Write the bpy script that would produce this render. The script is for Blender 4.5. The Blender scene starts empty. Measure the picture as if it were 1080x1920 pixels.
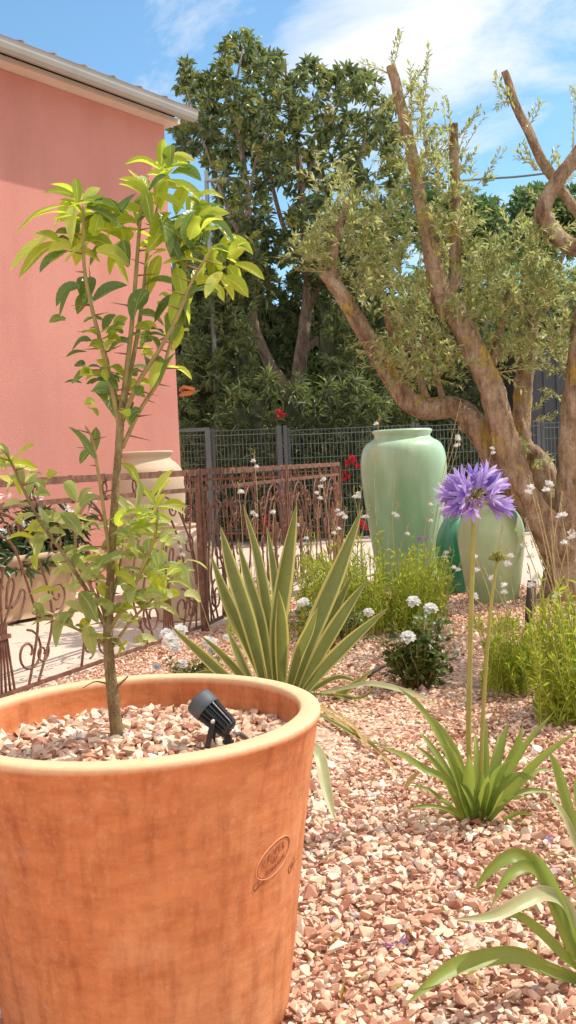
import bpy, bmesh, math, random
import numpy as np
from mathutils import Vector, Matrix

random.seed(7)
rng = np.random.default_rng(7)
S = bpy.context.scene
COL = S.collection
R = math.radians

# ------------------------------------------------------------------ camera
F, CX, CY, H = 1900.0, 540.0, 960.0, 1.2
PITCH, ROLL = math.atan(92 / 1900.0), R(2.5)
_f = Vector((0, math.cos(PITCH), -math.sin(PITCH)))
_u0 = Vector((0, math.sin(PITCH), math.cos(PITCH)))
_r0 = Vector((1, 0, 0))
CAMR = _r0 * math.cos(ROLL) - _u0 * math.sin(ROLL)
CAMU = _r0 * math.sin(ROLL) + _u0 * math.cos(ROLL)
CAMLOC = Vector((0, 0, H))


def D(px, py):
    return _f + CAMR * ((px - CX) / F) - CAMU * ((py - CY) / F)


def P(px, py, Y):
    d = D(px, py)
    return CAMLOC + d * (Y / d.y)


def G(px, py, z=0.0):
    d = D(px, py)
    return CAMLOC + d * ((z - H) / d.z)


cam = bpy.data.cameras.new("camera")
camo = bpy.data.objects.new("camera", cam)
COL.objects.link(camo)
cam.sensor_fit = 'VERTICAL'
cam.sensor_height = 36.0
cam.lens = F / 1920.0 * 36.0
cam.clip_start = 0.05
cam.clip_end = 1000
mw = Matrix.Identity(4)
for i, v in enumerate((CAMR, CAMU, -_f)):
    for j in range(3):
        mw[j][i] = v[j]
mw.translation = CAMLOC
camo.matrix_world = mw
S.camera = camo

# ------------------------------------------------------------------ materials


def newmat(name):
    m = bpy.data.materials.new(name)
    m.use_nodes = True
    nt = m.node_tree
    nt.nodes.clear()
    out = nt.nodes.new('ShaderNodeOutputMaterial')
    return m, nt, out


def N(nt, typ, **kw):
    n = nt.nodes.new(typ)
    for k, v in kw.items():
        if k in n.inputs:
            n.inputs[k].default_value = v
        else:
            setattr(n, k, v)
    return n


def ramp(nt, fac, stops, interp='LINEAR'):
    r = nt.nodes.new('ShaderNodeValToRGB')
    r.color_ramp.interpolation = interp
    el = r.color_ramp.elements
    while len(el) < len(stops):
        el.new(0.5)
    for e, (p, c) in zip(el, stops):
        e.position = p
        e.color = (c[0], c[1], c[2], 1)
    nt.links.new(fac, r.inputs[0])
    return r.outputs[0]


def mixc(nt, fac, a, b, mode='MIX'):
    m = nt.nodes.new('ShaderNodeMix')
    m.data_type = 'RGBA'
    m.blend_type = mode
    for s, v in ((m.inputs[0], fac), (m.inputs[6], a), (m.inputs[7], b)):
        if hasattr(v, 'is_linked'):
            nt.links.new(v, s)
        elif isinstance(v, (int, float)):
            s.default_value = v
        else:
            s.default_value = (v[0], v[1], v[2], 1)
    return m.outputs[2]


def noise(nt, scale, detail=4, rough=0.55, vec=None, mscale=None):
    n = N(nt, 'ShaderNodeTexNoise')
    n.inputs['Scale'].default_value = scale
    n.inputs['Detail'].default_value = detail
    n.inputs['Roughness'].default_value = rough
    if vec is None:
        tc = N(nt, 'ShaderNodeTexCoord')
        vec = tc.outputs['Object']
    if mscale is not None:
        mp = N(nt, 'ShaderNodeMapping')
        mp.inputs['Scale'].default_value = mscale
        nt.links.new(vec, mp.inputs[0])
        vec = mp.outputs[0]
    nt.links.new(vec, n.inputs['Vector'])
    return n.outputs['Fac']


def bump(nt, hgt, strength=0.3, dist=0.02):
    b = N(nt, 'ShaderNodeBump')
    b.inputs['Strength'].default_value = strength
    b.inputs['Distance'].default_value = dist
    nt.links.new(hgt, b.inputs['Height'])
    return b.outputs[0]


def pbr(nt, out, col, rough=0.6, nrm=None, metal=0.0, spec=0.5, coat=0.0):
    p = N(nt, 'ShaderNodeBsdfPrincipled')
    if hasattr(col, 'is_linked'):
        nt.links.new(col, p.inputs['Base Color'])
    else:
        p.inputs['Base Color'].default_value = (*col, 1)
    if hasattr(rough, 'is_linked'):
        nt.links.new(rough, p.inputs['Roughness'])
    else:
        p.inputs['Roughness'].default_value = rough
    p.inputs['Metallic'].default_value = metal
    p.inputs['Specular IOR Level'].default_value = spec
    p.inputs['Coat Weight'].default_value = coat
    if nrm is not None:
        nt.links.new(nrm, p.inputs['Normal'])
    nt.links.new(p.outputs[0], out.inputs[0])
    return p


def island(nt):
    return N(nt, 'ShaderNodeNewGeometry').outputs['Random Per Island']


def mat_leaf(name, stops, trans=0.35, tcol=(0.35, 0.45, 0.05), rough=0.45, spec=0.4, margin=None, rib=None):
    m, nt, out = newmat(name)
    c = ramp(nt, island(nt), stops)
    nz = noise(nt, 14, 3)
    c = mixc(nt, 0.35, c, ramp(nt, nz, [(0.3, (0.35, 0.35, 0.35)), (0.7, (1, 1, 1))]), 'MULTIPLY')
    if margin is not None:
        uv = N(nt, 'ShaderNodeUVMap')
        sx = N(nt, 'ShaderNodeSeparateXYZ')
        nt.links.new(uv.outputs[0], sx.inputs[0])
        a = N(nt, 'ShaderNodeMath', operation='SUBTRACT')
        nt.links.new(sx.outputs[0], a.inputs[0])
        a.inputs[1].default_value = 0.5
        b = N(nt, 'ShaderNodeMath', operation='ABSOLUTE')
        nt.links.new(a.outputs[0], b.inputs[0])
        fac = ramp(nt, b.outputs[0], [(margin[0], (0, 0, 0)), (margin[0] + 0.05, (1, 1, 1))])
        c = mixc(nt, fac, c, margin[1])
        tipf = N(nt, 'ShaderNodeMath', operation='MULTIPLY_ADD')
        nt.links.new(noise(nt, 40, 3), tipf.inputs[0])
        tipf.inputs[1].default_value = 0.35
        nt.links.new(sx.outputs[1], tipf.inputs[2])
        tsc = N(nt, 'ShaderNodeMath', operation='MULTIPLY')
        nt.links.new(tipf.outputs[0], tsc.inputs[0])
        tsc.inputs[1].default_value = 0.3
        c = mixc(nt, ramp(nt, tsc.outputs[0], [(0.915, (0, 0, 0)), (0.955, (0.85, 0.85, 0.85))]), c, (0.40, 0.26, 0.10))
        # long pale streaks running along the blade
        st = noise(nt, 1.0, 2, vec=uv.outputs[0], mscale=(22, 0.6, 1))
        c = mixc(nt, 0.5, c, ramp(nt, st, [(0.35, (0.55, 0.6, 0.5)), (0.6, (1, 1, 1))]), 'MULTIPLY')
    nrm = None
    if rib is not None:
        uv = N(nt, 'ShaderNodeUVMap')
        sx = N(nt, 'ShaderNodeSeparateXYZ')
        nt.links.new(uv.outputs[0], sx.inputs[0])
        a = N(nt, 'ShaderNodeMath', operation='SUBTRACT')
        nt.links.new(sx.outputs[0], a.inputs[0])
        a.inputs[1].default_value = 0.5
        b = N(nt, 'ShaderNodeMath', operation='ABSOLUTE')
        nt.links.new(a.outputs[0], b.inputs[0])
        # side veins slant away from the midrib
        sv = N(nt, 'ShaderNodeMath', operation='MULTIPLY_ADD')
        nt.links.new(b.outputs[0], sv.inputs[0])
        sv.inputs[1].default_value = -1.1
        nt.links.new(sx.outputs[1], sv.inputs[2])
        fr = N(nt, 'ShaderNodeMath', operation='SINE')
        ml = N(nt, 'ShaderNodeMath', operation='MULTIPLY')
        nt.links.new(sv.outputs[0], ml.inputs[0])
        ml.inputs[1].default_value = 16.0
        nt.links.new(ml.outputs[0], fr.inputs[0])
        c = mixc(nt, 0.30, c, ramp(nt, fr.outputs[0], [(0.0, (0.78, 0.8, 0.75)), (0.9, (1, 1, 1))]), 'MULTIPLY')
        c = mixc(nt, ramp(nt, b.outputs[0], [(0.02, (0.8, 0.8, 0.8)), (0.065, (0, 0, 0))]), c, rib)
        spt = noise(nt, 90, 3)
        c = mixc(nt, ramp(nt, spt, [(0.70, (0, 0, 0)), (0.76, (0.5, 0.5, 0.5))]), c, (0.30, 0.24, 0.06))
        nrm = bump(nt, fr.outputs[0], 0.25, 0.001)
    p = pbr(nt, out, c, rough, nrm, spec=spec)
    t = N(nt, 'ShaderNodeBsdfTranslucent')
    tc = mixc(nt, 0.6, c, tcol)
    nt.links.new(tc, t.inputs[0])
    mx = N(nt, 'ShaderNodeMixShader')
    mx.inputs[0].default_value = trans
    nt.links.new(p.outputs[0], mx.inputs[1])
    nt.links.new(t.outputs[0], mx.inputs[2])
    nt.links.new(mx.outputs[0], out.inputs[0])
    return m


def mat_simple(name, col, rough=0.6, var=0.25, scale=8, bumpst=0.0, bscale=60, metal=0.0, spec=0.5, bdist=0.005, mscale=None):
    m, nt, out = newmat(name)
    nz = noise(nt, scale, 5, mscale=mscale)
    lo = tuple(c * (1 - var) for c in col)
    hi = tuple(min(1, c * (1 + var)) for c in col)
    c = ramp(nt, nz, [(0.3, lo), (0.7, hi)])
    nr = None
    if bumpst > 0:
        nr = bump(nt, noise(nt, bscale, 4), bumpst, bdist)
    pbr(nt, out, c, rough, nr, metal, spec)
    return m


def mat_bark(name, dark, mid, light, moss=None, scale=9):
    m, nt, out = newmat(name)
    n1 = noise(nt, scale, 8, 0.65, mscale=(1, 1, 0.45))
    c = ramp(nt, n1, [(0.3, dark), (0.5, mid), (0.72, light)])
    n2 = noise(nt, scale * 5, 5, 0.7)
    c = mixc(nt, 0.6, c, ramp(nt, n2, [(0.3, (0.4, 0.4, 0.4)), (0.65, (1, 1, 1))]), 'MULTIPLY')
    if moss:
        n3 = noise(nt, 3.2, 6, 0.7)
        g = N(nt, 'ShaderNodeNewGeometry')
        sp = N(nt, 'ShaderNodeSeparateXYZ')
        nt.links.new(g.outputs['Normal'], sp.inputs[0])
        ad = N(nt, 'ShaderNodeMath', operation='MULTIPLY_ADD')
        nt.links.new(sp.outputs[2], ad.inputs[0])
        ad.inputs[1].default_value = 0.10
        nt.links.new(n3, ad.inputs[2])
        fac = ramp(nt, ad.outputs[0], [(0.55, (0, 0, 0)), (0.63, (1, 1, 1))])
        c = mixc(nt, fac, c, moss)
    n4 = noise(nt, 22, 6, 0.75, mscale=(1, 1, 0.16))
    c = mixc(nt, 0.75, c, ramp(nt, n4, [(0.36, (0.32, 0.27, 0.24)), (0.52, (1, 1, 1))]), 'MULTIPLY')
    hb = N(nt, 'ShaderNodeMath', operation='ADD')
    nt.links.new(n1, hb.inputs[0])
    nt.links.new(n4, hb.inputs[1])
    pbr(nt, out, c, 0.9, bump(nt, hb.outputs[0], 1.0, 0.06), spec=0.2)
    return m


M = {}
# stones
m, nt, out = newmat('stone_chips')
c = ramp(nt, island(nt), [(0.0, (0.40, 0.18, 0.12)), (0.12, (0.56, 0.30, 0.205)), (0.30, (0.74, 0.47, 0.335)),
                          (0.55, (0.83, 0.585, 0.43)), (0.76, (0.89, 0.70, 0.535)), (0.95, (0.93, 0.82, 0.67)), (1.0, (0.56, 0.42, 0.40))])
nz = noise(nt, 45, 4)
c = mixc(nt, 0.45, c, ramp(nt, nz, [(0.3, (0.72, 0.6, 0.52)), (0.7, (1, 1, 1))]), 'MULTIPLY')
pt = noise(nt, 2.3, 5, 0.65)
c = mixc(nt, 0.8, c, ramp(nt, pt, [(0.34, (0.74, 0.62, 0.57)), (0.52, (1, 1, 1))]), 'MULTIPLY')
pbr(nt, out, c, 0.85, bump(nt, noise(nt, 160, 3), 0.35, 0.003), spec=0.25)
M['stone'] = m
m, nt, out = newmat('gravel_base')
v = N(nt, 'ShaderNodeTexVoronoi')
v.inputs['Scale'].default_value = 42
tc = N(nt, 'ShaderNodeTexCoord')
nt.links.new(tc.outputs['Object'], v.inputs['Vector'])
sx = N(nt, 'ShaderNodeSeparateColor')
nt.links.new(v.outputs['Color'], sx.inputs[0])
c = ramp(nt, sx.outputs[0], [(0, (0.32, 0.14, 0.09)), (0.4, (0.58, 0.33, 0.23)), (0.8, (0.7, 0.46, 0.34)), (1, (0.78, 0.62, 0.5))])
pbr(nt, out, c, 0.9, bump(nt, v.outputs['Distance'], 0.8, -0.02), spec=0.2)
M['gravel_base'] = m
# paving (beige washed aggregate)
m, nt, out = newmat('aggregate_paving')
n1 = noise(nt, 0.8, 5)
n2 = noise(nt, 70, 6, 0.75)
c = ramp(nt, n1, [(0.3, (0.66, 0.54, 0.44)), (0.7, (0.78, 0.66, 0.55))])
c = mixc(nt, 0.75, c, ramp(nt, n2, [(0.35, (0.45, 0.40, 0.36)), (0.6, (1, 1, 1))]), 'MULTIPLY')
pbr(nt, out, c, 0.9, bump(nt, n2, 0.4, 0.01), spec=0.2)
M['paving'] = m
# terracotta
m, nt, out = newmat('terracotta')
tc = N(nt, 'ShaderNodeTexCoord')
# cylindrical coords: angle, height
sp = N(nt, 'ShaderNodeSeparateXYZ')
nt.links.new(tc.outputs['Object'], sp.inputs[0])
at = N(nt, 'ShaderNodeMath', operation='ARCTAN2')
nt.links.new(sp.outputs[0], at.inputs[0])
ng = N(nt, 'ShaderNodeMath', operation='MULTIPLY')
nt.links.new(sp.outputs[1], ng.inputs[0])
ng.inputs[1].default_value = -1.0
nt.links.new(ng.outputs[0], at.inputs[1])
cb = N(nt, 'ShaderNodeCombineXYZ')
nt.links.new(at.outputs[0], cb.inputs[0])
nt.links.new(sp.outputs[2], cb.inputs[2])
cyl = cb.outputs[0]
nbig = noise(nt, 2.2, 4, 0.6)
nver = noise(nt, 1.0, 4, 0.6, vec=cyl, mscale=(9, 1, 6))
nhor = noise(nt, 1.0, 5, 0.65, vec=cyl, mscale=(3.5, 1, 30))
nfin = noise(nt, 60, 8, 0.78)
c = ramp(nt, nbig, [(0.3, (0.57, 0.175, 0.060)), (0.52, (0.68, 0.25, 0.097)), (0.75, (0.75, 0.345, 0.16))])
c = mixc(nt, 0.55, c, ramp(nt, nver, [(0.36, (0.58, 0.42, 0.32)), (0.50, (0.90, 0.86, 0.84)), (0.60, (1.0, 1.0, 1.0))]), 'MULTIPLY')
c = mixc(nt, 0.50, c, ramp(nt, nhor, [(0.36, (0.66, 0.55, 0.48)), (0.58, (1, 1, 1))]), 'MULTIPLY')
c = mixc(nt, ramp(nt, nfin, [(0.52, (0, 0, 0)), (0.75, (0.36, 0.36, 0.36))]), c, (0.82, 0.48, 0.28))
lime = noise(nt, 5.5, 9, 0.72)
c = mixc(nt, ramp(nt, lime, [(0.54, (0, 0, 0)), (0.74, (0.22, 0.22, 0.22))]), c, (0.84, 0.56, 0.38))
hz = N(nt, 'ShaderNodeMapRange')
nt.links.new(sp.outputs[2], hz.inputs[0])
hz.inputs[1].default_value = 0.655
hz.inputs[2].default_value = 0.668
c = mixc(nt, hz.outputs[0], c, mixc(nt, nfin, (0.70, 0.36, 0.18), (0.92, 0.62, 0.39)))
ha = N(nt, 'ShaderNodeMath', operation='MULTIPLY_ADD')
nt.links.new(nhor, ha.inputs[0])
ha.inputs[1].default_value = 2.0
nt.links.new(nfin, ha.inputs[2])
pbr(nt, out, c, 0.78, bump(nt, ha.outputs[0], 0.30, 0.003), spec=0.3)
M['terracotta'] = m
M['terracotta_dark'] = mat_simple('terracotta_recess_shade', (0.36, 0.12, 0.055), 0.85, 0.2, 30)  # darker clay tone paints recess shade, giving the raised marks a sunken look
M['terracotta_light'] = mat_simple('terracotta_ridge', (0.66, 0.30, 0.15), 0.8, 0.15, 30)
# stucco
m, nt, out = newmat('pink_stucco')
n1 = noise(nt, 0.7, 5)
c = ramp(nt, n1, [(0.3, (0.58, 0.245, 0.20)), (0.7, (0.65, 0.295, 0.24))])
n2 = noise(nt, 95, 5, 0.7)
c = mixc(nt, 0.35, c, ramp(nt, n2, [(0.35, (0.75, 0.72, 0.7)), (0.6, (1, 1, 1))]), 'MULTIPLY')
n3 = noise(nt, 1.6, 6, 0.7, mscale=(1, 1, 0.25))
c = mixc(nt, 0.30, c, ramp(nt, n3, [(0.35, (0.72, 0.68, 0.68)), (0.55, (1, 1, 1))]), 'MULTIPLY')
pbr(nt, out, c, 0.95, bump(nt, n2, 0.5, 0.01), spec=0.1)
M['stucco'] = m
M['gutter'] = mat_simple('painted_gutter', (0.36, 0.34, 0.315), 0.5, 0.08, 3)
M['soffit'] = mat_simple('cream_soffit', (0.70, 0.57, 0.47), 0.8, 0.06, 4)
M['roof_tile'] = mat_simple('weathered_roof_tile', (0.16, 0.10, 0.075), 0.85, 0.4, 12, 0.3)
M['orange_tile'] = mat_simple('orange_clay_tile', (0.55, 0.20, 0.06), 0.8, 0.2, 12)
# rusty iron
m, nt, out = newmat('rusty_iron')
n1 = noise(nt, 18, 6, 0.7)
c = ramp(nt, n1, [(0.3, (0.10, 0.045, 0.030)), (0.5, (0.19, 0.085, 0.055)), (0.7, (0.30, 0.15, 0.10))])
pbr(nt, out, c, 0.7, bump(nt, noise(nt, 90, 4), 0.5, 0.003), metal=0.15, spec=0.4)
M['iron'] = m
M['mesh_green'] = mat_simple('dark_green_coated_wire', (0.12, 0.15, 0.15), 0.45, 0.15, 6)
M['post_dark'] = mat_simple('dark_grey_post_paint', (0.085, 0.095, 0.11), 0.4, 0.1, 4)
M['shed'] = mat_simple('slate_blue_cladding', (0.045, 0.05, 0.06), 0.6, 0.15, 3)


def mat_glaze(name, top, body, low, drip, z0, z1, rough=0.34):
    m, nt, out = newmat(name)
    tc = N(nt, 'ShaderNodeTexCoord')
    sp = N(nt, 'ShaderNodeSeparateXYZ')
    nt.links.new(tc.outputs['Object'], sp.inputs[0])
    n1 = noise(nt, 2.2, 5, 0.6, mscale=(1.6, 1.6, 0.5))
    ad = N(nt, 'ShaderNodeMath', operation='MULTIPLY_ADD')
    nt.links.new(n1, ad.inputs[0])
    ad.inputs[1].default_value = 0.5 * (z1 - z0)
    nt.links.new(sp.outputs[2], ad.inputs[2])
    mr = N(nt, 'ShaderNodeMapRange')
    nt.links.new(ad.outputs[0], mr.inputs[0])
    mr.inputs[1].default_value = z0
    mr.inputs[2].default_value = z1 + 0.25 * (z1 - z0)
    c = ramp(nt, mr.outputs[0], [(0.0, low), (0.35, drip), (0.62, body), (0.95, top)])
    n2 = noise(nt, 7, 5, 0.6, mscale=(1, 1, 0.35))
    c = mixc(nt, 0.6, c, ramp(nt, n2, [(0.35, (0.68, 0.72, 0.62)), (0.65, (1, 1, 1))]), 'MULTIPLY')
    n5 = noise(nt, 14, 8, 0.75)
    c = mixc(nt, ramp(nt, n5, [(0.58, (0, 0, 0)), (0.72, (0.4, 0.4, 0.4))]), c, (0.66, 0.64, 0.5))
    pbr(nt, out, c, rough, bump(nt, noise(nt, 9, 3, mscale=(0.3, 0.3, 4)), 0.15, 0.01), spec=0.45, coat=0.1)
    return m


M['green_glaze'] = mat_glaze('pale_green_glaze', (0.52, 0.70, 0.50), (0.29, 0.50, 0.30), (0.38, 0.50, 0.27), (0.22, 0.42, 0.23), 0.1, 1.45)
M['olive_glaze'] = mat_glaze('celadon_glaze', (0.42, 0.51, 0.28), (0.44, 0.53, 0.30), (0.38, 0.47, 0.25), (0.33, 0.43, 0.22), 0.0, 0.75)
M['teal_glaze'] = mat_glaze('teal_glaze', (0.30, 0.58, 0.50), (0.03, 0.26, 0.14), (0.02, 0.14, 0.07), (0.025, 0.20, 0.10), 0.0, 0.85, 0.12)
M['beige_clay'] = mat_simple('pale_beige_clay', (0.56, 0.42, 0.29), 0.85, 0.10, 3, 0.15, 40)
M['planter_clay'] = mat_simple('tan_clay', (0.50, 0.335, 0.21), 0.85, 0.10, 3, 0.15, 40)
M['soil'] = mat_simple('dark_soil', (0.06, 0.04, 0.03), 0.95, 0.3, 20, 0.5)
M['olive_bark'] = mat_bark('olive_bark', (0.28, 0.165, 0.10), (0.60, 0.41, 0.27), (0.84, 0.66, 0.49), (0.62, 0.42, 0.11))
M['tree_bark'] = mat_bark('brown_bark', (0.36, 0.24, 0.18), (0.58, 0.42, 0.33), (0.72, 0.56, 0.46), None, 6)
M['citrus_bark'] = mat_bark('young_citrus_bark', (0.36, 0.22, 0.10), (0.58, 0.41, 0.20), (0.74, 0.60, 0.34), None, 40)
M['green_stem'] = mat_simple('green_stem', (0.30, 0.22, 0.075), 0.6, 0.25, 30)
M['thorn'] = mat_simple('reddish_thorn', (0.24, 0.11, 0.04), 0.6, 0.2, 20)
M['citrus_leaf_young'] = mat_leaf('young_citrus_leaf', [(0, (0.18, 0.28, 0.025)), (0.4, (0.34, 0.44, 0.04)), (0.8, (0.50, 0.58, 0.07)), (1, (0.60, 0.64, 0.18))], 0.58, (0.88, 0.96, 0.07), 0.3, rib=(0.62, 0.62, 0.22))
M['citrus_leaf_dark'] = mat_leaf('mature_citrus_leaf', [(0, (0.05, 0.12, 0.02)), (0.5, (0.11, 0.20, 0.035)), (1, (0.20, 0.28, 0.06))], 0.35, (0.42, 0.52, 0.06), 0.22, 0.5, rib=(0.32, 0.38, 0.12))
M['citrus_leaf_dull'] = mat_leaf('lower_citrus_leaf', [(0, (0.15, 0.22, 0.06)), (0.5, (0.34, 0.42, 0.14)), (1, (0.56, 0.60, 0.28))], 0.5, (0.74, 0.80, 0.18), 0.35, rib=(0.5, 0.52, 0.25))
M['olive_leaf'] = mat_leaf('olive_leaf', [(0, (0.17, 0.21, 0.08)), (0.3, (0.31, 0.36, 0.13)), (0.6, (0.44, 0.48, 0.20)), (0.85, (0.55, 0.57, 0.32)), (1, (0.70, 0.70, 0.55))], 0.5, (0.62, 0.66, 0.18), 0.35)
M['magnolia_leaf'] = mat_leaf('dark_leathery_leaf', [(0, (0.055, 0.09, 0.05)), (0.5, (0.12, 0.17, 0.085)), (0.8, (0.22, 0.275, 0.12)), (1, (0.42, 0.45, 0.22))], 0.38, (0.28, 0.32, 0.05), 0.33, 0.5)
M['magnolia_new'] = mat_leaf('pale_new_leaf', [(0, (0.22, 0.26, 0.07)), (0.5, (0.36, 0.37, 0.10)), (1, (0.48, 0.48, 0.2))], 0.35, (0.4, 0.4, 0.06), 0.4)
M['hedge_leaf'] = mat_leaf('hedge_leaf', [(0, (0.10, 0.145, 0.075)), (0.5, (0.21, 0.27, 0.125)), (0.85, (0.36, 0.41, 0.19)), (1, (0.6, 0.62, 0.35))], 0.5, (0.46, 0.54, 0.14), 0.35)
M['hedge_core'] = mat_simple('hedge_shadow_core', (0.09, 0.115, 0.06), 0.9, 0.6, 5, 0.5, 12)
M['far_leaf'] = mat_leaf('far_tree_leaf', [(0, (0.08, 0.15, 0.06)), (0.5, (0.15, 0.24, 0.09)), (1, (0.25, 0.33, 0.13))], 0.35, (0.2, 0.32, 0.06), 0.5)
M['oleander_leaf'] = mat_leaf('oleander_leaf', [(0, (0.02, 0.05, 0.018)), (0.6, (0.045, 0.085, 0.03)), (1, (0.14, 0.18, 0.08))], 0.2, (0.15, 0.22, 0.05), 0.35)
M['gaura_leaf'] = mat_leaf('feathery_leaf', [(0, (0.19, 0.27, 0.025)), (0.5, (0.36, 0.44, 0.045)), (1, (0.54, 0.57, 0.09))], 0.5, (0.74, 0.80, 0.07), 0.5)
M['rose_leaf'] = mat_leaf('rose_leaf', [(0, (0.03, 0.07, 0.015)), (0.6, (0.07, 0.13, 0.028)), (1, (0.20, 0.23, 0.05))], 0.3, (0.3, 0.36, 0.04), 0.4)
M['sword_leaf'] = mat_leaf('variegated_sword_leaf', [(0, (0.12, 0.16, 0.05)), (0.6, (0.19, 0.235, 0.07)), (1, (0.29, 0.32, 0.10))], 0.28, (0.46, 0.50, 0.09), 0.42, 0.4, margin=(0.34, (0.72, 0.62, 0.22)))
M['strap_leaf'] = mat_leaf('agapanthus_leaf', [(0, (0.14, 0.22, 0.045)), (0.6, (0.25, 0.35, 0.07)), (1, (0.38, 0.46, 0.12))], 0.38, (0.6, 0.68, 0.1), 0.45, 0.45, margin=(0.47, (0.30, 0.35, 0.08)))
M['strap_leaf_pale'] = mat_leaf('pale_strap_leaf', [(0, (0.42, 0.45, 0.20)), (1, (0.55, 0.54, 0.30))], 0.3, (0.55, 0.55, 0.2), 0.4, 0.4, margin=(0.40, (0.62, 0.58, 0.34)))
M['dry_leaf'] = mat_leaf('dry_leaf', [(0, (0.45, 0.30, 0.06)), (1, (0.58, 0.46, 0.2))], 0.25, (0.5, 0.35, 0.08), 0.6, 0.3)
M['stalk'] = mat_simple('yellow_green_stalk', (0.34, 0.30, 0.065), 0.5, 0.15, 12)
M['thin_stem'] = mat_simple('thin_ochre_stem', (0.42, 0.31, 0.13), 0.7, 0.3, 25)
M['gaura_stem'] = mat_simple('fresh_green_stem', (0.34, 0.36, 0.06), 0.7, 0.3, 25)
M['white_petal'] = mat_leaf('white_petal', [(0, (0.86, 0.84, 0.80)), (1, (0.94, 0.93, 0.91))], 0.55, (1.0, 0.98, 0.95), 0.5, 0.2)
M['red_petal'] = mat_leaf('red_petal', [(0, (0.55, 0.015, 0.04)), (1, (0.75, 0.03, 0.08))], 0.3, (0.7, 0.03, 0.06), 0.5, 0.2)
M['purple_petal'] = mat_leaf('violet_petal', [(0, (0.30, 0.18, 0.55)), (0.3, (0.50, 0.34, 0.76)), (0.6, (0.70, 0.52, 0.86)), (1, (0.94, 0.86, 0.95))], 0.45, (0.48, 0.36, 0.85), 0.5, 0.2)
M['mauve_petal'] = mat_leaf('mauve_petal', [(0, (0.45, 0.28, 0.5)), (1, (0.66, 0.45, 0.66))], 0.3, (0.6, 0.4, 0.6), 0.5, 0.2)
M['bud'] = mat_leaf('yellow_green_bud', [(0, (0.34, 0.36, 0.05)), (0.7, (0.5, 0.47, 0.1)), (1, (0.34, 0.2, 0.2))], 0.3, (0.5, 0.5, 0.08), 0.5, 0.3)
M['black_plastic'] = mat_simple('black_lamp_plastic', (0.022, 0.024, 0.027), 0.38, 0.3, 12, 0.08, 120)
M['faded_plastic'] = mat_simple('faded_charcoal_hood', (0.075, 0.08, 0.09), 0.6, 0.25, 25)
M['steel'] = mat_simple('bright_screw_steel', (0.75, 0.73, 0.70), 0.25, 0.1, 20, metal=0.9)
M['cable'] = mat_simple('grey_brown_cable', (0.11, 0.085, 0.07), 0.6, 0.2, 20)
M['pipe'] = mat_simple('dark_drip_pipe', (0.05, 0.035, 0.03), 0.7, 0.2, 20)
M['pole'] = mat_simple('galvanised_pole', (0.36, 0.37, 0.37), 0.5, 0.1, 5, metal=0.3)

# ------------------------------------------------------------------ mesh collector
ORIG = {}


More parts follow.
